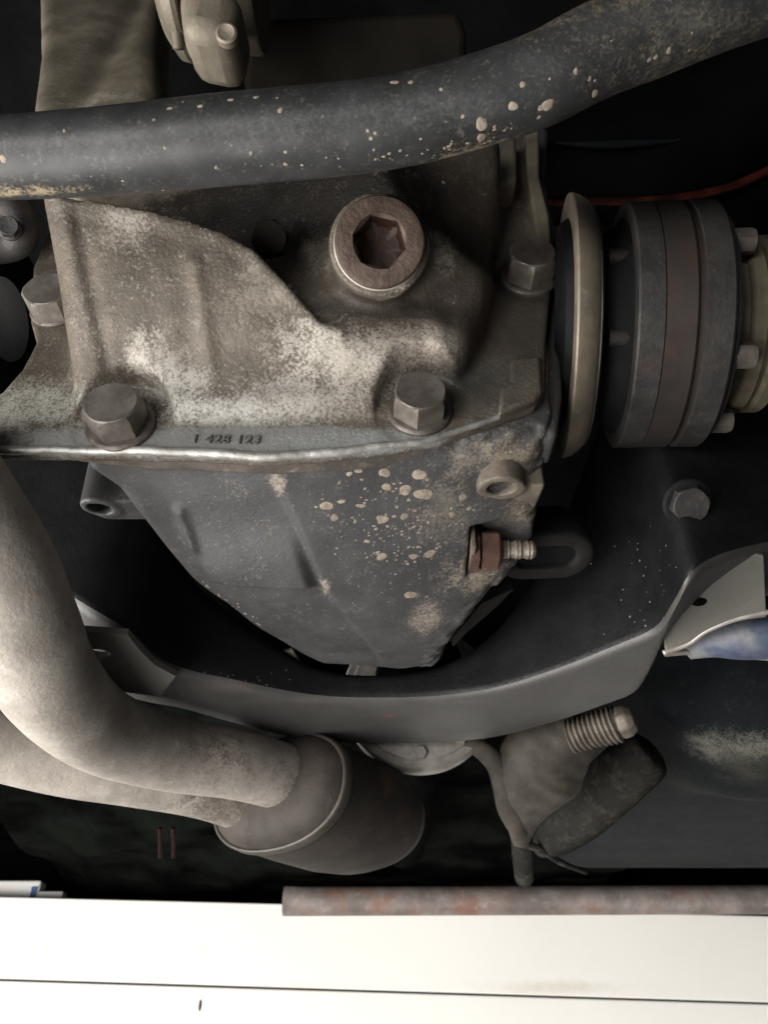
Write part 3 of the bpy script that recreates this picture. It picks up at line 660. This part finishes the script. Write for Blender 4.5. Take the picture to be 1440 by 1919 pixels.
# ================================================================== DRIVE SHAFT JOINT
AX = camdir(1, -0.01, -0.14)
K = P(1250, 615, 345) ; K = K - AX*2
S0 = 0
def at_s(px):                      # station on the joint axis for a picture column, on the near side of the drum
    return (px-1255)*0.205
ds = thing('drive_shaft_joint', 'dark round bolted shaft joint at the right of the differential', 'shaft joint', K-np.array([0, 0, 56.]))
V, F = lathe(K, AX, [(-45.5, 40), (-45.2, 58), (-44.8, 59.6), (-44, 60), (-40.5, 59.0), (-37, 56.5), (-35, 54.2), (-34.5, 53), (-34.5, 49), (-36, 40)], 96)
sh = mk('dust_shield', V, F, M['shield'], ds, angle=40); sh['label'] = 'tan dusty ring between joint and differential'
V, F = lathe(K, AX, [(-35.8, 53.6), (-34.4, 54.1), (-33.6, 53), (-33.6, 48)], 96); mk('shield_edge', V, F, M['bar'], ds, angle=40)
V, F = lathe(K, AX, [(-36, 41), (-30, 41), (-27, 43), (-22, 46), (-20.5, 50)], 72); mk('output_flange', V, F, M['blackrubber'], ds, angle=40)
V, F = lathe(K, AX, [(-21, 48), (-20.6, 54.2), (-19.8, 55), (-10.5, 55), (-10, 54.4)], 96); mk('flange_disc', V, F, M['cv'], ds, angle=30)
V, F = lathe(K, AX, [(-10, 54.2), (-9.7, 54.8), (1.6, 54.8), (2.6, 54.0), (2.8, 53), (4.8, 53), (5, 54.0)], 96); mk('joint_drum', V, F, M['cv_brown'], ds, angle=30)
V, F = lathe(K, AX, [(5, 53.6), (5.4, 54.6), (15.6, 54.6), (16.6, 53.8), (17.2, 52), (17.2, 47), (18.5, 45)], 96); mk('joint_drum', V, F, M['cv'], ds, angle=30)
V, F = lathe(K, AX, [(17.6, 40), (17.8, 50), (18.6, 50.6), (19.6, 50), (20, 44), (21, 38)], 72); mk('cover_plate', V, F, M['bar'], ds, angle=30)
V, F = lathe(K, AX, [(20, 36), (27, 36), (27.5, 38), (29, 39.5), (33, 39.5), (34, 38), (36, 37), (37.5, 39), (42, 39), (43, 37.5), (46, 33), (60, 28)], 72); mk('boot_clamp', V, F, M['boot'], ds, angle=35)
V, F = lathe(K, AX, [(58, 29), (64, 32), (70, 26), (76, 30), (82, 23), (90, 14), (300, 13), (301, 0)], 48); mk('rubber_boot', V, F, M['blackrubber'], ds)
uu, vv, _ = frame(AX)
near = -(CAMF); near = near-AX*(near@AX); near /= np.linalg.norm(near); up = np.cross(AX, near)
if up@CAMU < 0: up = -up
for ang in (34, -28, -76, 96, -135):
    d = near*math.cos(R(ang))+up*math.sin(R(ang))
    q = K+AX*19.0+d*45.5
    o = hexbolt(q, AX, 9.5, 8.5, M['washer'], M['washer'], ds, random.random(), 0)
for ang in (30, -18):
    d = near*math.cos(R(ang))+up*math.sin(R(ang)); V, F = lathe(K-AX*30+d*42.5, AX, [(0, 3.6), (7, 3.6), (8.5, 3), (8.6, 0.01)], 20); mk('flange_stud', V, F, M['cv'], ds, angle=40)

# ================================================================== SUBFRAME
sub = thing('rear_subframe', 'black curved cross beam that wraps under the differential', 'subframe', PZ(720, 1340, 150))
Z0 = 150.0
bound = [(-120, 985, 205), (60, 1085, 175), (170, 1150, 158), (245, 1195, 152), (290, 1238, 150), (350, 1264, 150), (430, 1281, 150), (520, 1300, 150), (600, 1312, 150), (700, 1316, 150), (830, 1312, 150), (940, 1295, 150), (1050, 1261, 150), (1150, 1222, 150), (1230, 1186, 150), (1268, 1135, 151), (1298, 1085, 155), (1345, 1052, 163), (1420, 1030, 172), (1560, 1000, 190)]
lower = [(-160, 1050, 205), (30, 1190, 175), (150, 1260, 158), (215, 1300, 152), (270, 1318, 150), (345, 1332, 150), (430, 1356, 150), (530, 1381, 150), (620, 1394, 150), (715, 1396, 150), (830, 1394, 150), (930, 1384, 150), (1040, 1356, 150), (1140, 1322, 150), (1190, 1300, 150), (1222, 1250, 151), (1246, 1196, 153), (1275, 1170, 160), (1340, 1140, 172), (1560, 1100, 190)]
wt = [290, 280, 260, 235, 215, 200, 188, 176, 168, 166, 170, 185, 215, 255, 290, 310, 320, 320, 320, 320]
off = [0]*20
rows = []
Bc = catmull([PZ(*b) for b in bound], 5); Lc = catmull([PZ(*b) for b in lower], 5)
Tc = catmull([np.array([a, b, 0.]) for a, b in zip(wt, off)], 5)
V = []; F = []; ncol = 0
for b_, l_, t_ in zip(Bc, Lc, Tc):
    f = l_-b_; wd = np.linalg.norm(f); f = f/max(wd, 1e-6); zt, of = t_[0], t_[1]
    hgt = max(zt-b_[2], 8); r = min(6.0, hgt*0.6)
    colp = [b_+f*(of+6)+np.array([0, 0, hgt+1]), b_+f*(of+1)+np.array([0, 0, hgt])]
    for q in (0.75, 0.5, 0.25):
        colp.append(b_+f*(of*(q**1.8))+np.array([0, 0, r+(hgt-r)*q]))
    for a in (0, 15, 30, 45, 60, 75, 90):
        colp.append(b_+f*(r*(1-math.cos(R(a))))+np.array([0, 0, r*(1-math.sin(R(a)))]))
    e = wd
    colp += [b_+f*(e*0.35), b_+f*(e*0.7), b_+f*(e-4), b_+f*(e-1.2)+np.array([0, 0, 0.8]), b_+f*e+np.array([0, 0, 3.5]), b_+f*e+np.array([0, 0, 40]), b_+f*(e-3)+np.array([0, 0, 40])]
    ncol = len(colp); V += colp
nr = len(V)//ncol
for i in range(nr-1):
    for j in range(ncol-1):
        F.append((i*ncol+j, i*ncol+j+1, (i+1)*ncol+j+1, (i+1)*ncol+j))
JS = 5
def part_of(j0, j1, name, m):
    idx = {}; V_ = []; F_ = []
    for i in range(nr):
        for j in range(j0, j1+1): idx[(i, j)] = len(V_); V_.append(V[i*ncol+j])
    for i in range(nr-1):
        for j in range(j0, j1): F_.append((idx[i, j], idx[i, j+1], idx[i+1, j+1], idx[i+1, j]))
    bm = bmesh.new(); vs = [bm.verts.new(p) for p in V_]
    for f in F_: bm.faces.new([vs[q] for q in f])
    bmesh.ops.recalc_face_normals(bm, faces=bm.faces); bm.verts.index_update()
    F_ = [tuple(v.index for v in f.verts) for f in bm.faces]; bm.free()
    return mk(name, V_, F_, m, sub)
M['shadewall'] = mat('black steel with painted shade', (0.013, 0.0135, 0.014), (0.008, 0.008, 0.0085), (0.05, 0.046, 0.042), 0.06, 0.38, 0.0, 45, 500, 0.3, spec=0.28)  # near-black colour puts the shade on the inner wall into its paint
beam = part_of(JS+2, ncol-1, 'beam', M['subframe']); wall_o = part_of(0, JS+2, 'inner_wall', M['shadewall'])
wall_o['label'] = 'inner wall of the beam with its shade painted black'
# left tab with hole
def holed_plate(name, outline, hole, hr, z, thick, m, parent, nseg=28, nrm=(0, 0, 1)):
    """flat plate (points in mm) with one round hole, built as a bmesh grid fill"""
    bm = bmesh.new()
    o_ = [bm.verts.new(p) for p in outline]; oe = [bm.edges.new((o_[i], o_[(i+1) % len(o_)])) for i in range(len(o_))]
    hv = []
    for k in range(nseg):
        t = 2*math.pi*k/nseg; hv.append(bm.verts.new(hole+np.array([hr[0]*math.cos(t), hr[1]*math.sin(t), 0])))
    he = [bm.edges.new((hv[i], hv[(i+1) % nseg])) for i in range(nseg)]
    bmesh.ops.triangle_fill(bm, use_beauty=True, use_dissolve=False, edges=oe+he)
    # drop triangles inside the hole
    for f in list(bm.faces):
        if all(v in hv for v in f.verts): bm.faces.remove(f)
    bmesh.ops.recalc_face_normals(bm, faces=bm.faces)
    V = [np.array(v.co) for v in bm.verts]; bm.verts.index_update(); F = [tuple(v.index for v in f.verts) for f in bm.faces]; bm.free()
    o = mk(name, V, F, m, parent, smooth=False)
    s = o.modifiers.new('thick', 'SOLIDIFY'); s.thickness = thick/1000; s.offset = 0
    return o
zt = 146
ol = [PZ(a, b, zt) for a, b in [(120, 1176), (160, 1178), (240, 1184), (262, 1212), (290, 1240), (330, 1262), (300, 1300), (215, 1290), (120, 1240)]]
tab = holed_plate('hanger_tab', ol, PZ(187, 1219, zt), (5.2, 4.6), zt, 3.0, M['bracket'], sub); tab['label'] = 'pale tab with a round hole beside the exhaust'
# right bracket plate
ol = [P(a, b, c) for a, b, c in [(1246, 1196, 350), (1262, 1160, 345), (1288, 1108, 338), (1318, 1075, 333), (1360, 1052, 329), (1420, 1038, 327), (1434, 1042, 327), (1440, 1160, 345), (1380, 1165, 347), (1320, 1186, 352), (1290, 1205, 356), (1250, 1224, 358)]]
pc = np.mean(ol, axis=0)
uu_, ss_, vt_ = np.linalg.svd(np.array(ol)-pc); nn_ = vt_[2]
if nn_[2] > 0: nn_ = -nn_
ol = [p-nn_*((p-pc)@nn_) for p in ol]
V, F = prism(ol, -nn_*3.0); brk = mk('bracket_plate', V, F, M['bracket'], sub, smooth=False, bevel=0.6); brk['label'] = 'grey bracket plate right of the beam'
hc = P(1309, 1124, 342); hc = hc-nn_*((hc-pc)@nn_)
V, F = lathe(hc+nn_*0.15, nn_, [(0, 3.6), (0.12, 3.2), (0.1, 0.01)], 24, sy=0.7); mk('plate_hole', V, F, M['underbody'], brk)
lip = tube([P(1244, 1224, 357), P(1290, 1207, 355), P(1325, 1182, 351), P(1380, 1160, 347), P(1450, 1145, 344)], 1.3, 12, 8); mk('rolled_lip', *lip, M['aluplate'], brk)
# bolt in the black wall on the right
bb_ = bvh_of(wall_o); q = on(bb_, 1290, 942); hexbolt(q, camdir(-0.1, -0.25, -1), 15, 6, M['cv'], M['blackrubber'], sub, 0.2, 11)
bi_ = [(random.gauss(1215, 35), random.gauss(1110, 60), random.choice([0.9, 1.2, 1.6]), 1.2) for _ in range(34)]+[(random.uniform(300, 560), random.gauss(1278, 14), random.choice([0.9, 1.2]), 1.2) for _ in range(40)]
drops('road_specks', bi_, bb_, sub, M['bracket'])
pl = [P(a, b, 420) for a, b in [(516, 1252), (522, 1224), (548, 1216), (566, 1246), (590, 1272), (540, 1268)]]
V, F = prism(pl, (0, 3, 3)); tb_ = mk('spacer_tab', V, F, M['spring'], sub, smooth=False, bevel=0.8)
# eye of the front mount
eye = thing('mount_eye', 'dark oval rubber mount eye tucked right of the corroded stud', 'mount', P(1030, 1050, 362))
c = P(1035, 1045, 362)
ev = camdir(0.05, -0.55, -0.9); e1 = CAMR-ev*(CAMR@ev); e1 /= np.linalg.norm(e1); e2 = np.cross(ev, e1)
V, F = lathe(c, ev, [(-26, 14.5), (-2.5, 14.5), (-0.6, 13.6), (0, 12.4), (0, 7.2), (-1.2, 6.2), (-16, 6.0)], 48, hint=e2, sx=1.15, sy=0.95)
V = [p+e1*(5 if (p-c)@e1 > 0 else -12) for p in V]
M['eye'] = mat('dark dusty rubber', (0.024, 0.0235, 0.023), (0.014, 0.014, 0.014), (0.07, 0.058, 0.048), 0.08, 0.6, 0, 60, 500, 0.2, spec=0.2)
mk('eye_ring', V, F, M['eye'], eye, angle=50)
V, F = lathe(c-ev*2.5, ev, [(0, 8.6), (0.1, 0.01)], 32, hint=e2, sx=2.1, sy=0.95); mk('rubber_core', V, F, M['blackrubber'], eye)
poly = [P(a, b, c_) for a, b, c_ in [(845, 1200, 392), (905, 1130, 380), (965, 1104, 378), (935, 1135, 384), (872, 1190, 392), (850, 1214, 395)]]
V, F = prism(poly, (2, 8, 18)); mk('gusset', V, F, M['eye'], eye, smooth=False, bevel=0.8)

# ================================================================== EXHAUST
exh = thing('exhaust_system', 'pair of grey heat stained exhaust pipes joining an oval silencer at lower left', 'exhaust', PZ(480, 1500, 95))
p1 = [P(-150, 840, 262), P(-75, 950, 268), P(-5, 1060, 278), P(42, 1170, 288), P(98, 1285, 318), P(190, 1368, 368), P(315, 1410, 403), P(445, 1432, 428), P(555, 1462, 452), P(625, 1488, 474)]
V, F = tube(p1, [20.5]*5+[20.3, 19.6, 19.2, 19.0, 18.5], 56, 12); mk('pipe', V, F, M['exhaust'], exh)
p2 = [P(-260, 1300, 372), P(-120, 1355, 385), P(0, 1392, 397), P(130, 1425, 412), P(260, 1447, 430), P(380, 1470, 448), P(470, 1500, 462), P(520, 1520, 474)]
V, F = tube(p2, 19.0, 48, 12); mk('pipe', V, F, M['exhaust'], exh)
e0 = P(522, 1484, 450); dirn = np.array([0.58, 0.81, -0.03]); dirn /= np.linalg.norm(dirn)
eu = np.array([0.86, -0.50, 0.0]); eu = eu-dirn*(eu@dirn); eu /= np.linalg.norm(eu); evv = np.cross(dirn, eu)
def oval(prof, n=72):
    V = []; F = []
    for (s, ru, rv) in prof:
        for k in range(n):
            t = 2*math.pi*k/n; ct, st = math.cos(t), math.sin(t)
            V.append(e0+dirn*s+eu*(ru*np.sign(ct)*abs(ct)**0.9)+evv*(rv*np.sign(st)*abs(st)**0.9))
    for i in range(len(prof)-1):
        for k in range(n): F.append((i*n+k, i*n+(k+1) % n, (i+1)*n+(k+1) % n, (i+1)*n+k))
    return V, F
V, F = oval([(-13, 1, 1), (-12.5, 28, 16), (-10.5, 40, 24), (-7, 47, 29), (-2, 51, 32), (0, 52.5, 33)]); mk('end_plate', V, F, M['silencer'], exh)
V, F = oval([(-2.5, 51.2, 32.2), (-3, 52.0, 32.8), (-2, 53.4, 34.0), (2.5, 53.8, 34.4), (4, 53.4, 34.0), (4.5, 53, 33)]); rg = mk('end_seam', V, F, M['ring'], exh); rg['label'] = 'pale rolled seam at the end of the silencer'
for pp_, i_ in ((p1, 8), (p2, 6)):
    cc_ = pp_[i_]; dd_ = pp_[i_+1]-pp_[i_-1]
    V, F = lathe(cc_, dd_, [(-3, 19.2), (-2.2, 20.6), (-0.8, 21.3), (0.8, 21.0), (2.2, 20.4), (3, 18.5)], 64, wob=0.012); mk('weld_bead', V, F, M['silencer'], exh)
V, F = oval([(3, 53, 33.2), (30, 53.5, 34), (62, 53, 34), (82, 50, 32), (94, 44, 28), (100, 34, 21), (103, 18, 11), (103.5, 1, 1)]); mk('silencer_body', V, F, M['silencer'], exh)

# ================================================================== PROPELLER SHAFT
ps = thing('propeller_shaft', 'bright round flange peeping out under the middle of the beam', 'shaft', (27, 500, 141))
c = np.array([24.0, 500.0, 194.0])
V, F = lathe(c, (0, 1, 0), [(-6, 20), (-6, 38), (-5.5, 46), (-4, 47), (-4, 51.5), (-2, 53), (6, 53), (8, 52), (8, 15)], 96); mk('flange', V, F, M['aluplate'], ps, angle=30)
V, F = lathe(c, (0, 1, 0), [(-140, 16), (-60, 17), (-55, 26), (-30, 30), (-6, 30)], 48); mk('coupling', V, F, M['blackrubber'], ps, angle=40)
V, F = lathe(c, (0, 1, 0), [(8, 28), (40, 27), (500, 27), (501, 0.1)], 48); mk('shaft_tube', V, F, M['underbody'], ps, angle=40)
for ang in (-90, -50, -130):
    q = c+np.array([42*math.cos(R(ang)), -5.6, 42*math.sin(R(ang))]); V, F = lathe(q, (0, -1, 0), [(0, 4.5), (3.4, 4.5), (4, 4), (4.1, 0.01)], 6); mk('flange_bolt', V, F, M['aluplate'], ps, angle=30)

# ================================================================== HANGER, THREADED ROD, TUBE
hg = thing('hanger_bracket', 'dusty brown tapered bracket pointing down under the beam right of the bright flange', 'bracket', P(980, 1560, 500))
V, F = tube([P(1105, 1375, 486), P(1065, 1395, 492), P(1020, 1430, 500), P(992, 1480, 505), P(978, 1535, 508), P(975, 1580, 510)], [13, 22, 30, 24, 12, 5], 32, 10)
cc_ = P(1010, 1450, 502); V = [p-CAMF*((p-cc_)@CAMF)*0.35 + CAMF*0.3*math.sin(((p-cc_)@CAMU)*0.5+((p-cc_)@CAMR)*0.3) for p in V]; mk('body', V, F, M['hanger'], hg)
lp = tube([P(850, 1388, 500), P(895, 1400, 499), P(930, 1432, 497), P(945, 1470, 497), P(958, 1515, 500), P(975, 1565, 503)], [4, 6, 7, 8, 9, 5], 16, 8)
cc_ = P(930, 1470, 499); lp = ([p-CAMF*((p-cc_)@CAMF)*0.4 for p in lp[0]], lp[1]); mk('folded_edge', *lp, M['hanger'], hg)
rod = thing('threaded_rod', 'pale ribbed threaded rod end under the beam at right', 'threaded rod', P(1130, 1375, 470))
ra = P(1190, 1352, 462)-P(1060, 1388, 478); rl = np.linalg.norm(ra); ra /= rl
def helix(c, ax_, r0, r1, pitch, length, n=36, per=8):
    u, v, a = frame(ax_); V = []; F = []; m = int(length/pitch*per)
    for i in range(m+1):
        for k in range(n):
            t = 2*math.pi*k/n; ph_ = (i/per - k/n) % 1.0
            r_ = r0+(r1-r0)*max(0.0, math.cos((ph_-0.5)*2*math.pi)*0.5+0.5)**0.7
            r_ *= 0.95+0.05*math.sin(2*t+i*0.05)
            V.append(c+a*(i*pitch/per)+u*(r_*math.cos(t))+v*(r_*math.sin(t)))
    for i in range(m):
        for k in range(n): F.append((i*n+k, i*n+(k+1) % n, (i+1)*n+(k+1) % n, (i+1)*n+k))
    F.append(tuple(range(n))[::-1]); F.append(tuple(range(m*n, (m+1)*n)))
    return V, F
V, F = helix(P(1070, 1380, 478), ra, 9.6, 12.0, 3.2, 31); mk('thread', V, F, M['spring'], rod)
V, F = lathe(P(1070, 1380, 478)+ra*30, ra, [(0, 8), (3, 10.5), (8, 10), (12, 7), (12.5, 0.01)], 7, hint=(0.2, 0.5, 1)); mk('rod_end', V, F, M['spring'], rod, angle=30, bevel=1.0)
tb = tube([P(1012, 1592, 610), P(1040, 1568, 600), P(1085, 1528, 585), P(1135, 1482, 570), P(1180, 1440, 560), P(1212, 1415, 552), P(1222, 1407, 550)], [7, 15, 20, 21, 21, 19, 13], 32, 8)
tag(mk('dark_hose', *tb, M['hose']), 'thick dark grey hose slanting up behind the tapered bracket', 'hose')
st_ = tube([P(975, 1540, 640), P(979, 1600, 680), P(983, 1645, 710)], [9, 9, 9], 16, 6); tag(mk('strut', *st_, M['hose']), 'thin dark upright strut below the tapered bracket', 'strut')
cb = tube([P(975, 1582, 590), P(1010, 1590, 592), P(1050, 1615, 600), P(1100, 1636, 610)], [3, 3, 2.5, 1.5], 12, 8); tag(mk('bent_strip', *cb, M['hose']), 'thin bent strip below the point of the bracket', 'metal strip')

# ================================================================== FUEL TANK (lower right)
tp = [(1175, 1330, 500), (1240, 1245, 480), (1330, 1232, 470), (1500, 1240, 465), (1750, 1250, 460)]
gx, gy, gz, xs, ys, zs = grid(140, 560, 420, 1130, 130, 460, 4.5)
def rbox(cx, cy, cz, hx, hy, hz, r):
    dx = np.abs(gx-cx)-hx+r; dy = np.abs(gy-cy)-hy+r; dz = np.abs(gz-cz)-hz+r
    return np.sqrt(np.maximum(dx, 0)**2+np.maximum(dy, 0)**2+np.maximum(dz, 0)**2)+np.minimum(np.maximum(dx, np.maximum(dy, dz)), 0)-r
sol = rbox(372, 770, 310, 205, 330, 140, 95)
sol = smin(sol, rbox(430, 560, 270, 200, 90, 122, 60), 30)
V, Q = surfnet(sol, (xs[0], ys[0], zs[0]), 4.5)
tank = tag(mk('fuel_tank', V, Q, M['tank']), 'large dark blue grey tank in the lower right corner', 'fuel tank')
tb_v = bvh_of(tank)
tank.data.materials[0] = mat('dark blue grey tank coating with dust', (0.013, 0.0155, 0.018), (0.008, 0.0095, 0.0115), (0.10, 0.095, 0.085), 0.03, 0.6, 0.0, 18, 300, 0.25, spec=0.04, patches=[
    (on(tb_v, 1330, 1398), (60, 40, 14), (0.20, 0.195, 0.165), 0.8), (on(tb_v, 1420, 1400), (50, 40, 12), (0.20, 0.195, 0.165), 0.8), (on(tb_v, 1400, 1440), (90, 60, 14), (0.06, 0.06, 0.05), 0.7)])
# printed wrap below the right bracket
wr = thing('wrapped_hose', 'blue and white wrapped hose squeezed between grey bracket and tank', 'hose', P(1380, 1210, 372))
V, F = tube([P(1290, 1222, 385), P(1340, 1200, 378), P(1400, 1195, 372), P(1500, 1190, 366)], [4, 9, 11, 11], 24, 8); mk('wrap', V, F, M['bluegrey'], wr)
V, F = tube([P(1246, 1226, 383), P(1310, 1222, 380), P(1380, 1229, 378), P(1480, 1236, 374)], 1.3, 10, 8); mk('pale_edge', V, F, M['aluplate'], wr)

# ================================================================== TOP: BUSH, BRACKET, BODY SHEETS
bs = thing('rear_mount_bush', 'olive metal bush holder with a bolt boss above the bar at top left', 'bush', P(400, 60, 330))
c = P(385, -60, 335); ax = np.array([1.0, 0, 0])
V, F = lathe(c, ax, [(-18, 30), (-14, 36), (-10, 37), (-8, 36), (-7, 30), (-2, 30), (-1, 40), (1, 42), (4, 42), (5, 40), (6, 34), (22, 34), (24, 33), (25, 10)], 72); mk('bush_ring', V, F, M['neck'], bs, angle=35)
q = P(408, 75, 312)
V, F = box(q, camdir(1, -0.15, 0.1), camdir(0.15, 1, 0.2), camdir(0, -0.2, 1), 11, 12, 16); ob = mk('boss', V, F, M['neck'], bs, angle=60, bevel=7)
V, F = lathe(P(424, 62, 296), camdir(0, 0, -1), [(-3, 4.5), (0, 4.3), (0.6, 3.4), (0.2, 2.6), (0.1, 0.01)], 24); mk('boss_pin', V, F, M['shield'], ob, angle=40)
V, F = tube([P(350, -40, 318), P(356, 40, 318), P(368, 95, 320), P(392, 128, 324)], [3.4, 3.4, 3.6, 2.6], 14, 8); mk('rim', V, F, M['shield'], bs)
V, F = tube([P(322, -60, 325), P(325, -20, 325), P(329, 40, 326), P(334, 92, 329)], [2.2, 2.4, 2.8, 2.4], 12, 8); mk('rim', V, F, M['neck'], bs)
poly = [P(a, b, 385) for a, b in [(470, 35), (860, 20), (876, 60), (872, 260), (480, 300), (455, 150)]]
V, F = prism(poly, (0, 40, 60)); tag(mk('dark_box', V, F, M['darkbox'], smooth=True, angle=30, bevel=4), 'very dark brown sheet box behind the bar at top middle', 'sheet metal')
ar = thing('wheel_arch_panel', 'dark panel with a dull red lower edge above the shaft joint', 'body panel', P(1200, 370, 460))
pts = []
nseg = 30; V = []; F = []
for i in range(nseg+1):
    x = 1000+i*20
    yb = 380 if x < 1200 else 380-0.0011*(x-1200)**2
    lo_ = P(x, yb, 470); hi = P(x, yb-110, 440); hi2 = P(x, yb-290, 470)
    V += [lo_+np.array([0, 30, 20]), lo_, lo_*0.7+hi*0.3-np.array([0, 9, 0]), hi, hi*0.6+hi2*0.4, hi2]
for i in range(nseg):
    for j in range(5): F.append((i*6+j, (i+1)*6+j, (i+1)*6+j+1, i*6+j+1))
pn = mk('panel', V, F, M['underbody'], ar); m_ = pn.modifiers.new('t', 'SOLIDIFY'); m_.thickness = 0.002
V, F = tube([P(1000, 378, 468), P(1100, 377, 468), P(1200, 376, 468), P(1300, 366, 468), P(1380, 346, 468), P(1460, 310, 468)], 2.6, 10, 8); mk('red_edge', V, F, M['redpaint'], ar)
V, F = tube([P(1040, 268, 438), P(1120, 271, 438), P(1200, 268, 438), P(1280, 262, 440)], [0.6, 2, 2, 0.6], 10, 8); mk('pressed_ridge', V, F, M['tank'], ar)
# left edge: clamp and rubber
cl = thing('shaft_clamp', 'dark grey metal clamp at the left edge below the bar', 'clamp', P(15, 460, 340))
V, F = tube([P(-40, 370, 340), P(10, 385, 336), P(38, 415, 334), P(30, 450, 336), P(-10, 470, 340), P(-50, 465, 342)], [6, 8, 7, 8, 6, 6], 16, 8); mk('band', V, F, M['cv'], cl)
q = P(18, 430, 326); hexbolt(q, camdir(0.3, 0, -1), 8, 5, M['cv'], M['cv'], cl, 0.2, 5)
lb = thing('left_shaft_boot', 'black rubber boot at the left edge beside the cover', 'rubber boot', P(-40, 600, 360))
V, F = lathe(P(-40, 600, 362), camdir(-1, 0, 0.05), [(-14, 20), (-13, 44), (-8, 49), (0, 50), (10, 46), (20, 50), (30, 44), (60, 40)], 64); mk('rubber_bellows', V, F, M['blackrubber'], lb)

# ================================================================== FAR LOWER BACKGROUND
def strip(name, pts, wdt, m, label, cat, sag=3):
    pass
fp = thing('floor_panel_ribbed', 'dark ribbed floor panel under the lower left exhaust pipe', 'body panel', P(200, 1600, 900))
V = []; F = []; nx, ny = 50, 26
for i in range(nx):
    for j in range(ny):
        x = -500+i*17; y = 620+j*30
        z = 262-0.13*(y-620)+7*math.sin((x*0.55+y)*0.028)+3*math.sin(x*0.06+y*0.02)+(22*math.exp(-((x+330+0.3*(y-600))/60)**2))
        V.append((x, y, z))
for i in range(nx-1):
    for j in range(ny-1): F.append((i*ny+j, (i+1)*ny+j, (i+1)*ny+j+1, i*ny+j+1))
mk('sheet', V, F, M['panel'], fp)
for px in (299, 324):
    V, F = tube([P(px, 1552, 700), P(px+1, 1580, 705), P(px+1, 1606, 712)], 2.0, 10, 6); mk('red_clip', V, F, M['redclip'], fp)
# rusty cross tube and white boards at the bottom
yt = 1140
a = PY(532, 1689, yt); b = PY(1900, 1684, yt)
V, F = tube([a, a*0.66+b*0.34, a*0.33+b*0.67, b], 18.0, 32, 8); tag(mk('cross_tube', V, F, M['rusttube']), 'pale rust stained tube lying along the top of the white boards', 'tube')
yb = 1180
ws = thing('white_boards', 'bright white painted boards along the bottom of the picture', 'boards', PY(720, 1919, yb))
def board(pl, pr_, ql, qr, name):
    p = [PY(*pl, yb), PY(*pr_, yb), PY(*qr, yb), PY(*ql, yb)]
    V, F = prism(p, (0, 28, 0)); return mk(name, V, F, M['white'], ws, smooth=False, bevel=2.0)
board((-500, 1668), (1950, 1729), (-500, 1818.5), (1950, 1894), 'board')
board((-500, 1822.5), (1950, 1898), (-500, 2080), (1950, 2150), 'board')
q = PY(375, 1884, yb-0.3); V, F = lathe(q, (0.0, -1, 0), [(0, 4), (0.3, 3.6), (0.35, 0.01)], 16, sx=0.5, sy=1.7); mk('knot', V, F, M['hanger'], ws)
pk = thing('blue_white_packet', 'small bright packet with blue print on the left end of the boards', 'packet', PY(60, 1680, 1230))
V, F = box(PY(35, 1672, 1230), (1, 0, 0), (0, 1, 0), (0, 0, 1), 34, 12, 14); mk('box', V, F, M['white'], pk, smooth=False, bevel=3)
V, F = box(PY(62, 1674, 1217), (1, 0, 0), (0, 1, 0), (0, 0, 1), 4, 1, 9); mk('print_stripe', V, F, mat('blue print', (0.06, 0.16, 0.42), None, None, 0, 0.5), pk, smooth=False)
V, F = box(PY(92, 1682, 1230), (1, 0, 0), (0, 1, 0), (0, 0, 1), 22, 10, 7); mk('flap', V, F, M['white'], pk, smooth=False, bevel=2)

for o in SC.objects:
    if '_w' in o: del o['_w']
